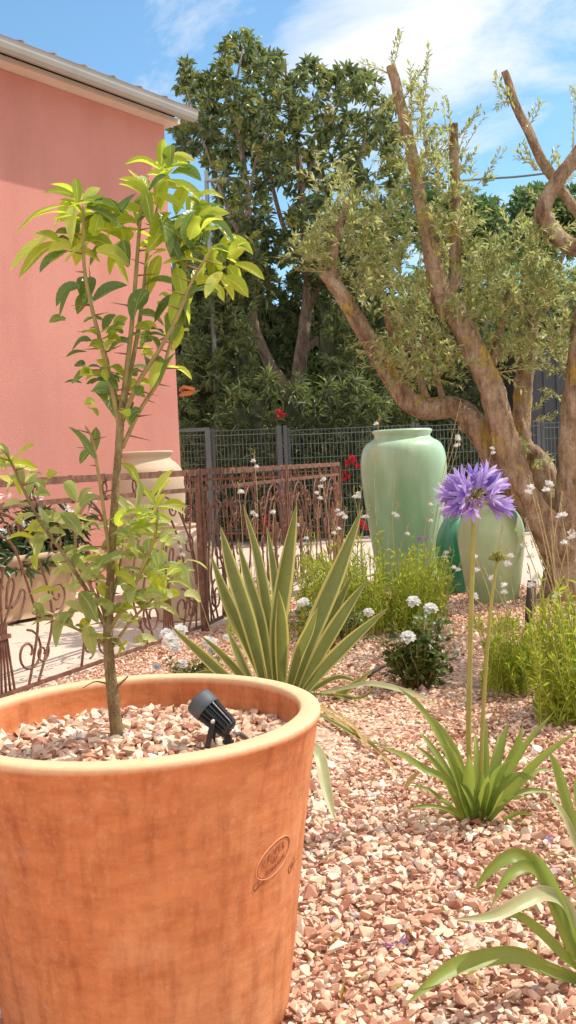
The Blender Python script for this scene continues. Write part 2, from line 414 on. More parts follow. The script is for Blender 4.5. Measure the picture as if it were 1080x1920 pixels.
class MB:
    def __init__(self):
        self.v, self.f, self.uv, self.n, self.hasuv = [], [], [], 0, False

    def add(self, v, faces, uv=None):
        """faces: list of index lists or array (m,k)"""
        v = np.asarray(v, dtype=np.float64).reshape(-1, 3)
        if isinstance(faces, np.ndarray):
            self.f.append(faces + self.n)
        else:
            by = {}
            for fc in faces:
                by.setdefault(len(fc), []).append(fc)
            for k, l in by.items():
                self.f.append(np.array(l, dtype=np.int64) + self.n)
        self.v.append(v)
        if uv is not None:
            self.hasuv = True
            self.uv.append(np.asarray(uv, dtype=np.float64).reshape(-1, 2))
        else:
            self.uv.append(np.full((len(v), 2), 0.5))
        self.n += len(v)
        return self

    def inst(self, tv, tf, Mx, T):
        n, k = len(T), len(tv)
        V = np.einsum('nij,kj->nki', Mx, tv) + T[:, None, :]
        off = (np.arange(n) * k)[:, None, None]
        self.add(V.reshape(-1, 3), (tf[None] + off).reshape(-1, tf.shape[1]))

    def box(self, c, size, ax=None):
        c = Vector(c)
        a = ax or (Vector((1, 0, 0)), Vector((0, 1, 0)), Vector((0, 0, 1)))
        vs = []
        for sx_ in (-.5, .5):
            for sy in (-.5, .5):
                for sz in (-.5, .5):
                    vs.append(c + a[0] * sx_ * size[0] + a[1] * sy * size[1] + a[2] * sz * size[2])
        self.add([tuple(q) for q in vs], [[0, 1, 3, 2], [4, 6, 7, 5], [0, 4, 5, 1], [2, 3, 7, 6], [0, 2, 6, 4], [1, 5, 7, 3]])
        return self

    def tube(self, pts, rad, sides=8, cap=True, jit=0.0, flat=1.0):
        pts = [Vector(p) for p in pts]
        n = len(pts)
        if isinstance(rad, (int, float)):
            rad = [rad] * n
        t0 = (pts[1] - pts[0]).normalized()
        ref = Vector((0, 0, 1)) if abs(t0.z) < 0.9 else Vector((1, 0, 0))
        nrm = (ref - t0 * ref.dot(t0)).normalized()
        vs = []
        ph = random.random() * 6
        for i, p in enumerate(pts):
            t = ((pts[min(i + 1, n - 1)] - pts[max(i - 1, 0)])).normalized()
            nrm = (nrm - t * nrm.dot(t))
            nrm = nrm.normalized() if nrm.length > 1e-6 else t.orthogonal().normalized()
            b = t.cross(nrm)
            for s in range(sides):
                a = 2 * math.pi * s / sides
                rr = rad[i]
                if jit:
                    rr *= 1 + jit * (0.6 * math.sin(a * 3 + ph + i * 0.35) + 0.4 * math.sin(a * 5 + i * 0.9) + random.uniform(-.35, .35))
                q = p + nrm * math.cos(a) * rr + b * math.sin(a) * rr * flat
                vs.append((q.x, q.y, q.z))
        fs = []
        for i in range(n - 1):
            for s in range(sides):
                a, b_ = i * sides + s, i * sides + (s + 1) % sides
                fs.append([a, b_, b_ + sides, a + sides])
        if cap:
            fs.append(list(range(sides))[::-1])
            fs.append([(n - 1) * sides + s for s in range(sides)])
        self.add(vs, fs)
        return self

    def lathe(self, prof, c, seg=48, wob=0.0):
        c = Vector(c)
        vs, fs = [], []
        for i, (r, z) in enumerate(prof):
            for s in range(seg):
                a = 2 * math.pi * s / seg
                rr = r * (1 + wob * (math.sin(2 * a + z * 3) + 0.5 * math.sin(3 * a + 1 + z * 7)))
                vs.append((c.x + rr * math.cos(a), c.y + rr * math.sin(a), c.z + z))
        for i in range(len(prof) - 1):
            for s in range(seg):
                a, b = i * seg + s, i * seg + (s + 1) % seg
                fs.append([a, b, b + seg, a + seg])
        self.add(vs, fs)
        return self

    def build(self, name, mat, parent=None, smooth=True, origin=None):
        V = np.concatenate(self.v) if self.v else np.zeros((0, 3))
        o = Vector((0, 0, 0))
        if parent is not None:
            o = ORIG[parent.name]
        elif origin is not None:
            o = Vector(origin)
        V = V - np.array(o)
        me = bpy.data.meshes.new(name)
        loops = np.concatenate([f.reshape(-1) for f in self.f])
        tot = np.concatenate([np.full(len(f), f.shape[1]) for f in self.f])
        st = np.concatenate([[0], np.cumsum(tot)[:-1]])
        me.vertices.add(len(V))
        me.vertices.foreach_set('co', V.reshape(-1).astype(np.float32))
        me.loops.add(len(loops))
        me.loops.foreach_set('vertex_index', loops.astype(np.int32))
        me.polygons.add(len(tot))
        me.polygons.foreach_set('loop_start', st.astype(np.int32))
        me.polygons.foreach_set('loop_total', tot.astype(np.int32))
        me.polygons.foreach_set('use_smooth', np.full(len(tot), smooth))
        if self.hasuv:
            UV = np.concatenate(self.uv)[loops]
            l = me.uv_layers.new(name='UVMap')
            l.data.foreach_set('uv', UV.reshape(-1).astype(np.float32))
        me.update(calc_edges=True)
        me.validate()
        me.materials.append(mat)
        ob = bpy.data.objects.new(name, me)
        COL.objects.link(ob)
        if parent is not None:
            ob.parent = parent
        else:
            ob.location = o
        ORIG[ob.name] = o
        return ob


def tag(o, label=None, cat=None, group=None, kind=None):
    if label:
        o['label'] = label
    if cat:
        o['category'] = cat
    if group:
        o['group'] = group
    if kind:
        o['kind'] = kind
    return o


def thing(name, loc, label, cat, group=None):
    o = bpy.data.objects.new(name, None)
    COL.objects.link(o)
    o.location = loc
    o.empty_display_size = 0.1
    ORIG[o.name] = Vector(loc)
    return tag(o, label, cat, group)


def cr(pts, n=6):
    """Catmull-Rom through tuples of any length"""
    pts = [np.array(p, dtype=float) for p in pts]
    if len(pts) == 2:
        return [pts[0] + (pts[1] - pts[0]) * i / n for i in range(n + 1)]
    ex = [2 * pts[0] - pts[1]] + pts + [2 * pts[-1] - pts[-2]]
    o = []
    for i in range(1, len(ex) - 2):
        p0, p1, p2, p3 = ex[i - 1:i + 3]
        for k in range(n):
            t = k / n
            o.append(0.5 * ((2 * p1) + (-p0 + p2) * t + (2 * p0 - 5 * p1 + 4 * p2 - p3) * t * t + (-p0 + 3 * p1 - 3 * p2 + p3) * t ** 3))
    o.append(pts[-1])
    return o


def pxline(l, n=6):
    """list of (px,py,Y,r) -> points, radii (smooth)"""
    q = cr([(*P(a[0], a[1], a[2]), a[3]) for a in l], n)
    return [Vector(x[:3]) for x in q], [float(x[3]) for x in q]


# leaf templates, length along +Y from 0 to 1, width 1 in x (scaled later)
L_DIA = (np.array([[0, 0, 0], [-.5, .45, .12], [.5, .45, .12], [0, 1, -.06], [0, .5, 0]]), np.array([[0, 4, 3, 1], [0, 2, 3, 4]]))
_v = []
for y, w, z in ((0, .06, 0), (.25, .42, .02), (.55, .5, 0), (.82, .28, -.06), (1, .01, -.14)):
    _v += [[-w, y, z + .18 * w], [0, y, z], [w, y, z + .18 * w]]
L_OVAL = (np.array(_v), np.array([[i * 3 + j, i * 3 + j + 1, i * 3 + j + 4, i * 3 + j + 3] for i in range(4) for j in range(2)]))


def frames(dirs, nrm):
    d = dirs / np.linalg.norm(dirs, axis=1, keepdims=True)
    x = np.cross(d, nrm)
    ln = np.linalg.norm(x, axis=1, keepdims=True)
    x = np.where(ln < 1e-5, np.array([[1., 0, 0]]), x / np.maximum(ln, 1e-5))
    z = np.cross(x, d)
    return x, d, z


def put(mb, tpl, T, dirs, nrm, length, width):
    T, dirs, nrm = np.asarray(T, float), np.asarray(dirs, float), np.asarray(nrm, float)
    x, y, z = frames(dirs, nrm)
    n = len(T)
    L = np.broadcast_to(np.asarray(length, float), (n,))
    W = np.broadcast_to(np.asarray(width, float), (n,))
    Mx = np.stack([x * W[:, None], y * L[:, None], z * L[:, None] * 0.9], axis=2)
    mb.inst(tpl[0], tpl[1], Mx, T)


def rdir(n, up=0.0):
    v = rng.normal(size=(n, 3))
    v /= np.linalg.norm(v, axis=1, keepdims=True)
    v[:, 2] += up
    return v / np.linalg.norm(v, axis=1, keepdims=True)


def rosettes(mb, centers, nper, length, width, updir=0.35, spread=1.0, tpl=L_DIA, axes=None):
    """bursts of leaves around each centre"""
    C = np.asarray(centers, float)
    n = len(C)
    ax = rdir(n, 0.6) if axes is None else np.asarray(axes, float)
    idx = np.repeat(np.arange(n), nper)
    d = rdir(n * nper) * spread + ax[idx] * (0.5 + updir) + np.array([0, 0, -0.15])
    nr = rdir(n * nper, 1.2)
    L = length * rng.uniform(.65, 1.15, n * nper)
    T = C[idx] + d * rng.uniform(0.0, 0.3, (n * nper, 1)) * length * 0.6
    put(mb, tpl, T, d, nr, L, L * width)


def blade(mb, pts, width, facing, n=6, fold=0.18, prof='strap', twist=0.0):
    """a long leaf along a 3D centre line; facing = approximate surface normal"""
    q = [Vector(p) for p in cr([tuple(p) for p in pts], n)]
    m = len(q)
    vs, uv, fs = [], [], []
    for i, p in enumerate(q):
        t = i / (m - 1)
        tan = (q[min(i + 1, m - 1)] - q[max(i - 1, 0)]).normalized()
        fc = Vector(facing)
        if twist:
            fc = Matrix.Rotation(twist * t, 3, tan) @ fc
        s = tan.cross(fc)
        s = s.normalized() if s.length > 1e-5 else tan.orthogonal().normalized()
        nn = s.cross(tan).normalized()
        if prof == 'sword':
            w = width * (0.55 + 0.75 * math.sin(min(1, t * 1.25) * math.pi * .62)) * (1 - t ** 3.2) * .85 + 1e-4
        elif prof == 'strap':
            w = width * (0.75 + .35 * math.sin(t * math.pi)) * (1 - t ** 6) + 2e-4
            if t > .8:
                w *= 1 - ((t - .8) / .2) ** 2 * .6
        else:
            w = width * math.sin(math.pi * min(1, .06 + t * .94)) ** .8 + 1e-4
        f = fold * w
        for k, (a, zz) in enumerate(((-.5, f), (-.27, f * .35), (0, 0), (.27, f * .35), (.5, f))):
            v = p + s * w * a + nn * zz
            vs.append(tuple(v))
            uv.append((a + .5, t * 3))
    for i in range(m - 1):
        for k in range(4):
            a = i * 5 + k
            fs.append([a, a + 1, a + 6, a + 5])
    mb.add(vs, fs, uv)
    return mb


# ------------------------------------------------------------------ world and sun
SUNV = Vector((0.95, 0.31, 0)).normalized() * math.cos(R(57)) + Vector((0, 0, math.sin(R(57))))
w = bpy.data.worlds.new("World")
S.world = w
w.use_nodes = True
nt = w.node_tree
nt.nodes.clear()
wo = nt.nodes.new('ShaderNodeOutputWorld')
bg = nt.nodes.new('ShaderNodeBackground')
sky = nt.nodes.new('ShaderNodeTexSky')
sky.sky_type = 'NISHITA'
sky.sun_disc = False
sky.sun_elevation = R(57)
sky.sun_rotation = math.atan2(SUNV.x, SUNV.y)
sky.altitude = 0
sky.air_density = 1.0
sky.dust_density = 0.8
sky.ozone_density = 1.5
SKYS = 0.15
bg.inputs[1].default_value = SKYS
tc = nt.nodes.new('ShaderNodeTexCoord')
cd = D(790, 70).normalized()


def wnoise(scale, msc, loc, detail=7, rough=.62):
    mp = nt.nodes.new('ShaderNodeMapping')
    mp.inputs['Scale'].default_value = msc
    mp.inputs['Location'].default_value = loc
    mp.inputs['Rotation'].default_value = (0, R(-28), 0)
    nt.links.new(tc.outputs['Generated'], mp.inputs[0])
    n = nt.nodes.new('ShaderNodeTexNoise')
    n.inputs['Scale'].default_value = scale
    n.inputs['Detail'].default_value = detail
    n.inputs['Roughness'].default_value = rough
    n.inputs['Distortion'].default_value = .4
    nt.links.new(mp.outputs[0], n.inputs['Vector'])
    return n.outputs['Fac']


def wmath(op, a, b):
    n = nt.nodes.new('ShaderNodeMath')
    n.operation = op
    for s, v in zip(n.inputs, (a, b)):
        if hasattr(v, 'is_linked'):
            nt.links.new(v, s)
        else:
            s.default_value = v
    return n.outputs[0]


vd = nt.nodes.new('ShaderNodeVectorMath')
vd.operation = 'DISTANCE'
nt.links.new(tc.outputs['Generated'], vd.inputs[0])
vd.inputs[1].default_value = cd
bias = nt.nodes.new('ShaderNodeMapRange')
nt.links.new(vd.outputs['Value'], bias.inputs[0])
bias.inputs[1].default_value = 0.04
bias.inputs[2].default_value = 0.27
bias.inputs[3].default_value = 0.15
bias.inputs[4].default_value = -0.10
sxyz = nt.nodes.new('ShaderNodeSeparateXYZ')
nt.links.new(tc.outputs['Generated'], sxyz.inputs[0])
bk = nt.nodes.new('ShaderNodeMapRange')  # extra unseen cloud cover behind the camera, added as neutral fill light
nt.links.new(sxyz.outputs[1], bk.inputs[0])
bk.inputs[1].default_value = 0.2
bk.inputs[2].default_value = -0.4
bk.inputs[3].default_value = 0.0
bk.inputs[4].default_value = 0.42
cn = wmath('ADD', wnoise(3.2, (1.0, 1.0, 2.6), (0.4, 0, .15)), wmath('ADD', bias.outputs[0], bk.outputs[0]))
cmask = ramp(nt, cn, [(0.50, (0, 0, 0)), (0.60, (.45, .45, .45)), (0.74, (1, 1, 1))])
tint = mixc(nt, 1.0, sky.outputs[0], (1.02, 1.34, 1.38), 'MULTIPLY')
wc = mixc(nt, cmask, tint, (1.15 / SKYS, 1.14 / SKYS, 1.13 / SKYS))
nt.links.new(wc, bg.inputs[0])
nt.links.new(bg.outputs[0], wo.inputs[0])

sl = bpy.data.lights.new("sun", 'SUN')
sl.energy = 5.0
sl.angle = R(0.53)
sl.color = (1.0, 0.92, 0.79)
so = bpy.data.objects.new("sun", sl)
so.rotation_euler = (-SUNV).to_track_quat('-Z', 'Y').to_euler()
so.location = (6, 2, 9)
COL.objects.link(so)
S.view_settings.view_transform = 'Standard'
S.view_settings.look = 'None'
S.view_settings.exposure = 0
S.view_settings.gamma = 1

# ------------------------------------------------------------------ ground
mb = MB()
gn = 60
mb.add([(-150, -60, 0), (150, -60, 0), (150, 300, 0), (-150, 300, 0)], [[0, 1, 2, 3]])
tag(mb.build('ground', M['paving'], smooth=False), kind='structure')
POTC = Vector(P(254, 1345, 2.19))
RIMZ = 0.67
POTC.z = 0
FA = Vector((-1.48, 5.3, 0))
FB = G(388, 1187)
FC = Vector((0.63, 12.0, 0))
BED = [(-3.6, 0.2), (-2.2, 3.6), (FA.x - .05, FA.y - .02), (FB.x - .06, FB.y), (0.55, 10.2), (1.9, 9.5), (2.4, 8.6), (4.5, 8.3), (4.5, 0.2)]
mb = MB()
mb.add([(x, y, 0.004) for x, y in BED], [list(range(len(BED)))])
tag(mb.build('gravel_bed', M['gravel_base'], smooth=False), kind='structure')


def inpoly(x, y, poly):
    x, y = np.asarray(x), np.asarray(y)
    ins = np.zeros(x.shape, bool)
    j = len(poly) - 1
    for i in range(len(poly)):
        xi, yi = poly[i][0], poly[i][1]
        xj, yj = poly[j][0], poly[j][1]
        cnd = ((yi > y) != (yj > y)) & (x < (xj - xi) * (y - yi) / (yj - yi + 1e-12) + xi)
        ins ^= cnd
        j = i
    return ins


def stone_protos(n):
    o = []
    for k in range(n):
        bm = bmesh.new()
        pts = rdir(11) * rng.uniform(.8, 1.1, (11, 1)) * np.array([1.0, rng.uniform(.6, .85), rng.uniform(.35, .6)])
        for p in pts:
            bm.verts.new(p)
        r = bmesh.ops.convex_hull(bm, input=bm.verts)
        bm.verts.ensure_lookup_table()
        for v in [v for v in bm.verts if not v.link_faces]:
            bm.verts.remove(v)
        bmesh.ops.triangulate(bm, faces=bm.faces)
        bm.verts.index_update()
        o.append((np.array([v.co[:] for v in bm.verts]), np.array([[v.index for v in f.verts] for f in bm.faces])))
        bm.free()
    return o


PROTO = stone_protos(26)


def rotmats(n, tilt):
    a = rng.uniform(0, 2 * math.pi, n)
    b = rng.normal(0, tilt, n)
    c = rng.normal(0, tilt, n)
    z = np.zeros(n)
    o = np.ones(n)
    Rz = np.stack([np.cos(a), -np.sin(a), z, np.sin(a), np.cos(a), z, z, z, o], 1).reshape(-1, 3, 3)
    Rx = np.stack([o, z, z, z, np.cos(b), -np.sin(b), z, np.sin(b), np.cos(b)], 1).reshape(-1, 3, 3)
    Ry = np.stack([np.cos(c), z, np.sin(c), z, o, z, -np.sin(c), z, np.cos(c)], 1).reshape(-1, 3, 3)
    return Rz @ Rx @ Ry


def stones(mb, T, s, tilt=.45):
    n = len(T)
    Rm = rotmats(n, tilt) * s[:, None, None]
    pid = rng.integers(0, len(PROTO), n)
    for k, (tv, tf) in enumerate(PROTO):
        q = pid == k
        if q.any():
            mb.inst(tv, tf, Rm[q], T[q])


def mound(x, y):
    return 0.018 * (np.sin(x * 3.1 + 1) * np.cos(y * 2.3) + np.sin(x * 1.3 - y * 1.7)) + 0.012


mb = MB()
for (y0, y1, sp, z0, smin, smax) in ((1.55, 4.3, .0185, .004, .008, .018), (1.55, 4.3, .029, .016, .012, .0245), (4.3, 9.6, .027, .006, .010, .018), (4.3, 9.6, .042, .014, .012, .021)):
    gx, gy = np.meshgrid(np.arange(-1.6, 3.2, sp), np.arange(y0, y1, sp))
    x = gx.ravel() + rng.uniform(-.6, .6, gx.size) * sp
    y = gy.ravel() + rng.uniform(-.6, .6, gx.size) * sp
    k = inpoly(x, y, BED) & (x < .30 * y + .75) & (x > -.30 * y - .25)
    k &= ((x - POTC.x) ** 2 + (y - POTC.y) ** 2 > .31 ** 2)
    # the pot hides everything left of and beyond it
    k &= ~((x < .015 * y - .05) & (y < 4.2) & (x < -.06 + .03 * y) & (x < POTC.x + .2))
    x, y = x[k], y[k]
    z = z0 + mound(x, y) * .7 + rng.uniform(-.004, .006, len(x))
    s = rng.uniform(smin, smax, len(x)) * rng.choice([.5, .8, 1, 1.35], len(x), p=[.2, .32, .36, .12])
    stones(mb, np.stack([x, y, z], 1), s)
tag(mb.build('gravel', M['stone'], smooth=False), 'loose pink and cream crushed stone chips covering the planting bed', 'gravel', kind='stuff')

nl = 1100
T = np.stack([rng.uniform(-.2, 3.0, nl), rng.uniform(1.9, 8.6, nl), np.full(nl, .045)], 1)
k = inpoly(T[:, 0], T[:, 1], BED) & (T[:, 0] < .32 * T[:, 1] + .6) & ((T[:, 0] - POTC.x) ** 2 + (T[:, 1] - POTC.y) ** 2 > .42 ** 2)
T = T[k]
T[:, 2] = .036 + mound(T[:, 0], T[:, 1]) * .7
d_ = rdir(len(T)) * np.array([1, 1, .2])
mb = MB()
put(mb, L_DIA, T, d_, rdir(len(T), 2.0), rng.uniform(.025, .055, len(T)), rng.uniform(.006, .012, len(T)))
tag(mb.build('leaf_litter', M['dry_leaf'], smooth=False), 'small dry olive leaves and straws scattered over the stone chips', 'leaf litter', kind='stuff')

# ------------------------------------------------------------------ terracotta pot
pot = thing('terracotta_pot', POTC, 'large round terracotta pot with a flat pale rim filling the lower left', 'plant pot')
prof = [(0.0, 0.0), (.294, 0.0), (.306, .012), (.314, .06), (.339, .25), (.362, .42), (.377, .52), (.3895, .60), (.3955, .632), (.399, .645),
        (.4025, .652), (.4045, .659), (.404, .6655), (.4015, .670), (.397, .6722), (.391, .6726), (.367, .6726), (.3625, .6712), (.360, .6675), (.3585, .660), (.356, .63), (.350, .55), (.0, .545)]
mb = MB().lathe(prof, POTC, 128, 0.0012)
mb.build('pot_body', M['terracotta'], pot)


def pot_r(z):
    for (r0, z0), (r1, z1) in zip(prof[2:9], prof[3:10]):
        if z0 <= z <= z1:
            return r0 + (r1 - r0) * (z - z0) / (z1 - z0)
    return .35


def pot_hit(px, py):
    d = D(px, py)
    for i in range(4000):
        t = 1.2 + i * .0005
        q = CAMLOC + d * (t / d.y)
        if math.hypot(q.x - POTC.x, q.y - POTC.y) <= pot_r(q.z):
            return math.atan2(q.y - POTC.y, q.x - POTC.x), q.z
    return -.6, .4


SA, SZ = pot_hit(515, 1608)


def onpot(u, v, lift, ang0=None, z0=None):
    """u along the surface to the right, v up, in metres"""
    a0 = SA if ang0 is None else ang0
    zz = (SZ if z0 is None else z0) + v
    r = pot_r(zz)
    a = a0 + u / r
    return Vector((POTC.x + (r + lift) * math.cos(a), POTC.y + (r + lift) * math.sin(a), zz))


TILT = R(16)


def rot2(u, v, a=TILT):
    return u * math.cos(a) - v * math.sin(a), u * math.sin(a) + v * math.cos(a)


def text_mesh(mb, txt, size, place, lift=.0014, spacing=1.0):
    cu = bpy.data.curves.new('lettering_source', 'FONT')
    cu.body = txt
    cu.size = size
    cu.align_x = 'CENTER'
    cu.align_y = 'CENTER'
    cu.space_character = spacing
    cu.extrude = 0.0004
    cu.offset = size * .012
    cu.resolution_u = 2
    ob = bpy.data.objects.new('lettering_source', cu)
    COL.objects.link(ob)
    bpy.context.view_layer.update()
    me = bpy.data.meshes.new_from_object(ob.evaluated_get(bpy.context.evaluated_depsgraph_get()))
    vs = [tuple(place(v.co.x, v.co.y, lift + v.co.z)) for v in me.vertices]
    mb.add(vs, [list(p.vertices) for p in me.polygons])
    bpy.data.objects.remove(ob)
    bpy.data.curves.remove(cu)
    bpy.data.meshes.remove(me)


EA, EB = .058, .0335     # half axes of the oval stamp
stamp_ring_l, stamp_ring_d = MB(), MB()
for rr, mbx, th, lf in ((1.0, stamp_ring_l, .0013, .0008), (.93, stamp_ring_d, .0011, .0003)):
    q = [onpot(*rot2(EA * rr * math.cos(t), EB * rr * math.sin(t)), lf) for t in np.linspace(0, 2 * math.pi, 60)]
    mbx.tube(q, th, 6, cap=False)
stp = stamp_ring_l.build('maker_stamp', M['terracotta_light'], pot)
stamp_ring_d.build('stamp_groove_shade', M['terracotta_dark'], stp)  # raised dark ring, its colour painting the shade of a groove
mb = MB()


def arc_place(r_arc, voff, sgn):
    def f(x, y, l):
        th = x / r_arc
        uu = (r_arc + y * sgn) * math.sin(th)
        vv = voff + sgn * ((r_arc + y * sgn) * math.cos(th) - r_arc)
        return onpot(*rot2(uu, vv), l)
    return f


text_mesh(mb, 'RAVEL', .0225, arc_place(.14, .0128, 1), spacing=1.3)
text_mesh(mb, 'FRC', .0125, lambda x, y, l: onpot(*rot2(x, y - .0025), l), spacing=1.1)
text_mesh(mb, 'AUBAGNE', .0125, arc_place(.12, -.0192, -1), spacing=1.15)
mb.build('lettering', M['terracotta_dark'], stp, smooth=False)
for (px, py, wu, hv, tx, tl) in ((546, 1622, .030, .015, '54', 32), (484, 1658, .027, .012, 'H', 24)):
    a0, z0 = pot_hit(px, py)
    q = []
    for (u, v) in ((-1, -1), (1, -1), (1, 1), (-1, 1), (-1, -1)):
        uu, vv = rot2(u * wu / 2, v * hv / 2, R(tl))
        q.append(onpot(uu, vv, .0006, a0, z0))
    ms = MB()
    ms.tube(q, .0009, 5)
    so_ = ms.build('size_stamp', M['terracotta_dark'], pot)
    ml = MB()
    text_mesh(ml, tx, hv * .8, lambda x, y, l: onpot(*rot2(x, y, R(tl)), l, a0, z0))
    ml.build('lettering', M['terracotta_dark'], so_, smooth=False)

# stones in the pot
mb = MB()
a = rng.uniform(0, 2 * math.pi, 2600)
r_ = .350 * np.sqrt(rng.uniform(0, 1, 2600))
x, y = POTC.x + r_ * np.cos(a), POTC.y + r_ * np.sin(a)
z = .592 + rng.uniform(0, .022, 2600) + .010 * np.cos(r_ * 9)
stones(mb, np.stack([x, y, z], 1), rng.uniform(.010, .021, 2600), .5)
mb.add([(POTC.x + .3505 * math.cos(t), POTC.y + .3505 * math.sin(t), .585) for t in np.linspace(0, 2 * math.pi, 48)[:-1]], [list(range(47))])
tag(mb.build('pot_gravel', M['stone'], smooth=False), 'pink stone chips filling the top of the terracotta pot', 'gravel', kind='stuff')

# ------------------------------------------------------------------ garden spotlight in the pot
sb = P(402, 1395, 2.12)
sp_ = thing('garden_spotlight', (sb.x, sb.y, .61), 'small black finned garden spotlight tilted on its bracket in the pot', 'spotlight')
p_front, p_back = P(374, 1324, 2.10), P(432, 1370, 2.10)
p_front.y += .03
ax = (p_back - p_front).normalized()
ln = (p_back - p_front).length
e1 = ax.orthogonal().normalized()
e2 = ax.cross(e1)


def rings(mb, prof, seg=28, cen=None, A=None, flute=None):
    vs, fs = [], []
    for (r, l) in prof:
        for s in range(seg):
            t = 2 * math.pi * s / seg
            rr = r
            if flute and flute[0] < l < flute[1]:
                rr = r * (1.0 if (s % 4) < 2 else .74)
            q = p_front + ax * l + (e1 * math.cos(t) + e2 * math.sin(t)) * rr
            vs.append(tuple(q))
    for i in range(len(prof) - 1):
        for s in range(seg):
            a_, b_ = i * seg + s, i * seg + (s + 1) % seg
            fs.append([a_, b_, b_ + seg, a_ + seg])
    fs.append(list(range(seg)))
    fs.append([(len(prof) - 1) * seg + s for s in range(seg)])
    mb.add(vs, fs)


mb = MB()
rings(mb, [(.027, .018), (.0292, .024), (.0292, .0245), (.029, .026), (.0230, ln * .86), (.0215, ln * .95), (.013, ln)], 64, flute=(.0242, ln * .9))
mb.build('lamp_body', M['black_plastic'], sp_, smooth=False)
mb = MB()
rings(mb, [(.022, -.004), (.025, -.010), (.0292, -.010), (.0310, -.006), (.0315, .012), (.0308, .022), (.0292, .0238)], 40)
mb.build('lamp_hood', M['faded_plastic'], sp_)
mb = MB()
g0 = p_front + ax * ln
mb.tube([g0, g0 + ax * .008, g0 + ax * .0085, g0 + ax * .016], [.0075, .0075, .0055, .0055], 10)
mb.build('cable_gland', M['steel'], sp_)
mb = MB()
mid = p_front + ax * ln * .42 + Vector((0, -.026, -.006))
for sgn in (-1, 1):
    top = p_front + ax * ln * .45 + Vector((.0, .032 * sgn, -.004))
    foot = Vector((sb.x - .012 + .004 * sgn, sb.y + .032 * sgn - .004, .600))
    q = cr([tuple(top), tuple(top * .5 + foot * .5 + Vector((0, .002 * sgn, 0))), tuple(foot)], 4)
    for i in range(len(q) - 1):
        a_, b_ = Vector(q[i]), Vector(q[i + 1])
        mb.box((a_ + b_) / 2, (.012, .003, (b_ - a_).length * 1.06), (Vector((1, 0, 0)), Vector((0, 1, 0)), (b_ - a_).normalized()))
mb.box((sb.x - .012, sb.y - .004, .601), (.014, .060, .003))
mb.build('bracket', M['black_plastic'], sp_, smooth=False)
mb = MB()
stx = P(428, 1392, 2.12)
mb.tube([(stx.x, stx.y, .64), (stx.x, stx.y, .61), (stx.x, stx.y, .56)], [.006, .010, .004], 8)
mb.tube([(stx.x - .012, stx.y, .615), (stx.x + .012, stx.y, .615)], .006, 8)
mb.build('ground_spike', M['black_plastic'], sp_, smooth=False)
mb = MB()
sc0 = p_front + ax * ln * .45 + Vector((0, -.033, -.004))
mb.tube([sc0, sc0 + Vector((0, -.006, 0))], [.005, .0045], 10)
mb.build('pivot_screw', M['steel'], sp_)
mb = MB()
cq = [tuple(g0 + ax * .014), tuple(P(450, 1376, 2.11)), tuple(P(466, 1388, 2.12)), tuple(P(474, 1402, 2.13)), (P(480, 1420, 2.14).x, 2.14, .585)]
mb.tube([Vector(v) for v in cr(cq, 5)], .0048, 8)
mb.build('power_cable', M['cable'], sp_)

# ------------------------------------------------------------------ citrus tree in the pot
CB = P(222, 1388, 2.19)
citrus = thing('citrus_tree', (CB.x, CB.y, .60), 'young thorny citrus tree with bright yellow green leaves growing in the terracotta pot', 'tree')
Y0 = 2.19


def cpath(l, r0, r1, dy0=0.0, dy1=0.0):
    n = len(l)
    return [(x_, y_, Y0 + dy0 + (dy1 - dy0) * i / (n - 1), r0 + (r1 - r0) * i / (n - 1)) for i, (x_, y_) in enumerate(l)]


mb = MB()
p, r_ = pxline([(222, 1400, Y0, .0185), (219, 1370, Y0, .0148), (211, 1300, Y0, .0130), (203, 1200, Y0, .0112), (207, 1080, Y0, .0088), (214, 960, Y0, .0083), (221, 860, Y0, .0083), (226, 790, Y0, .0085), (229, 750, Y0, .0072)], 8)
mb.tube(p, r_, 14, jit=.05)
mb.build('trunk', M['citrus_bark'], citrus)
CBR = {
    'left': cpath([(224, 800), (208, 720), (188, 640), (168, 560), (158, 500), (156, 430), (157, 385)], .0055, .0028, 0, -.06),
    'left2': cpath([(226, 790), (205, 690), (180, 610), (172, 560), (168, 500)], .0048, .002, 0, .08),
    'mid': cpath([(228, 770), (238, 690), (247, 610), (256, 500), (262, 420), (268, 360)], .0062, .003, 0, -.02),
    'mid2': cpath([(230, 770), (248, 680), (262, 600), (272, 520), (280, 450), (300, 370), (310, 310)], .0055, .0028, 0, .08),
    'right': cpath([(229, 790), (258, 720), (296, 660), (330, 600), (352, 545), (375, 500), (400, 468)], .0058, .0025, 0, -.1),
    'right2': cpath([(229, 840), (262, 770), (300, 710), (318, 650), (335, 590), (345, 520), (358, 450), (370, 400)], .0048, .0022, 0, .05),
    'shoot': cpath([(208, 1060), (195, 960), (180, 860), (172, 820), (160, 800)], .0045, .002, 0, -.05),
    'low_left': cpath([(205, 1190), (170, 1120), (120, 1040), (80, 985), (50, 930), (25, 875), (12, 850)], .0052, .002, 0, -.18),
    'low_left2': cpath([(204, 1215), (165, 1190), (120, 1170), (60, 1150)], .004, .0015, 0, -.05),
    'low_right': cpath([(206, 1180), (240, 1120), (270, 1060), (292, 1000), (296, 950)], .005, .002, 0, -.1),
    'low_right2': cpath([(205, 1220), (250, 1160), (300, 1110), (350, 1050)], .004, .0015, 0, .06),
    'low_right3': cpath([(207, 1140), (225, 1060), (235, 1000), (252, 950)], .004, .0015, 0, .1),
    'low_back': cpath([(205, 1160), (160, 1080), (140, 1010), (150, 940)], .004, .0015, 0, .12),
    'spur': cpath([(212, 1295), (228, 1280), (240, 1268)], .004, .0015, 0, -.02),
    'spur2': cpath([(210, 1285), (180, 1278), (155, 1290)], .0025, .0008, 0, -.02),
}
BP = {}
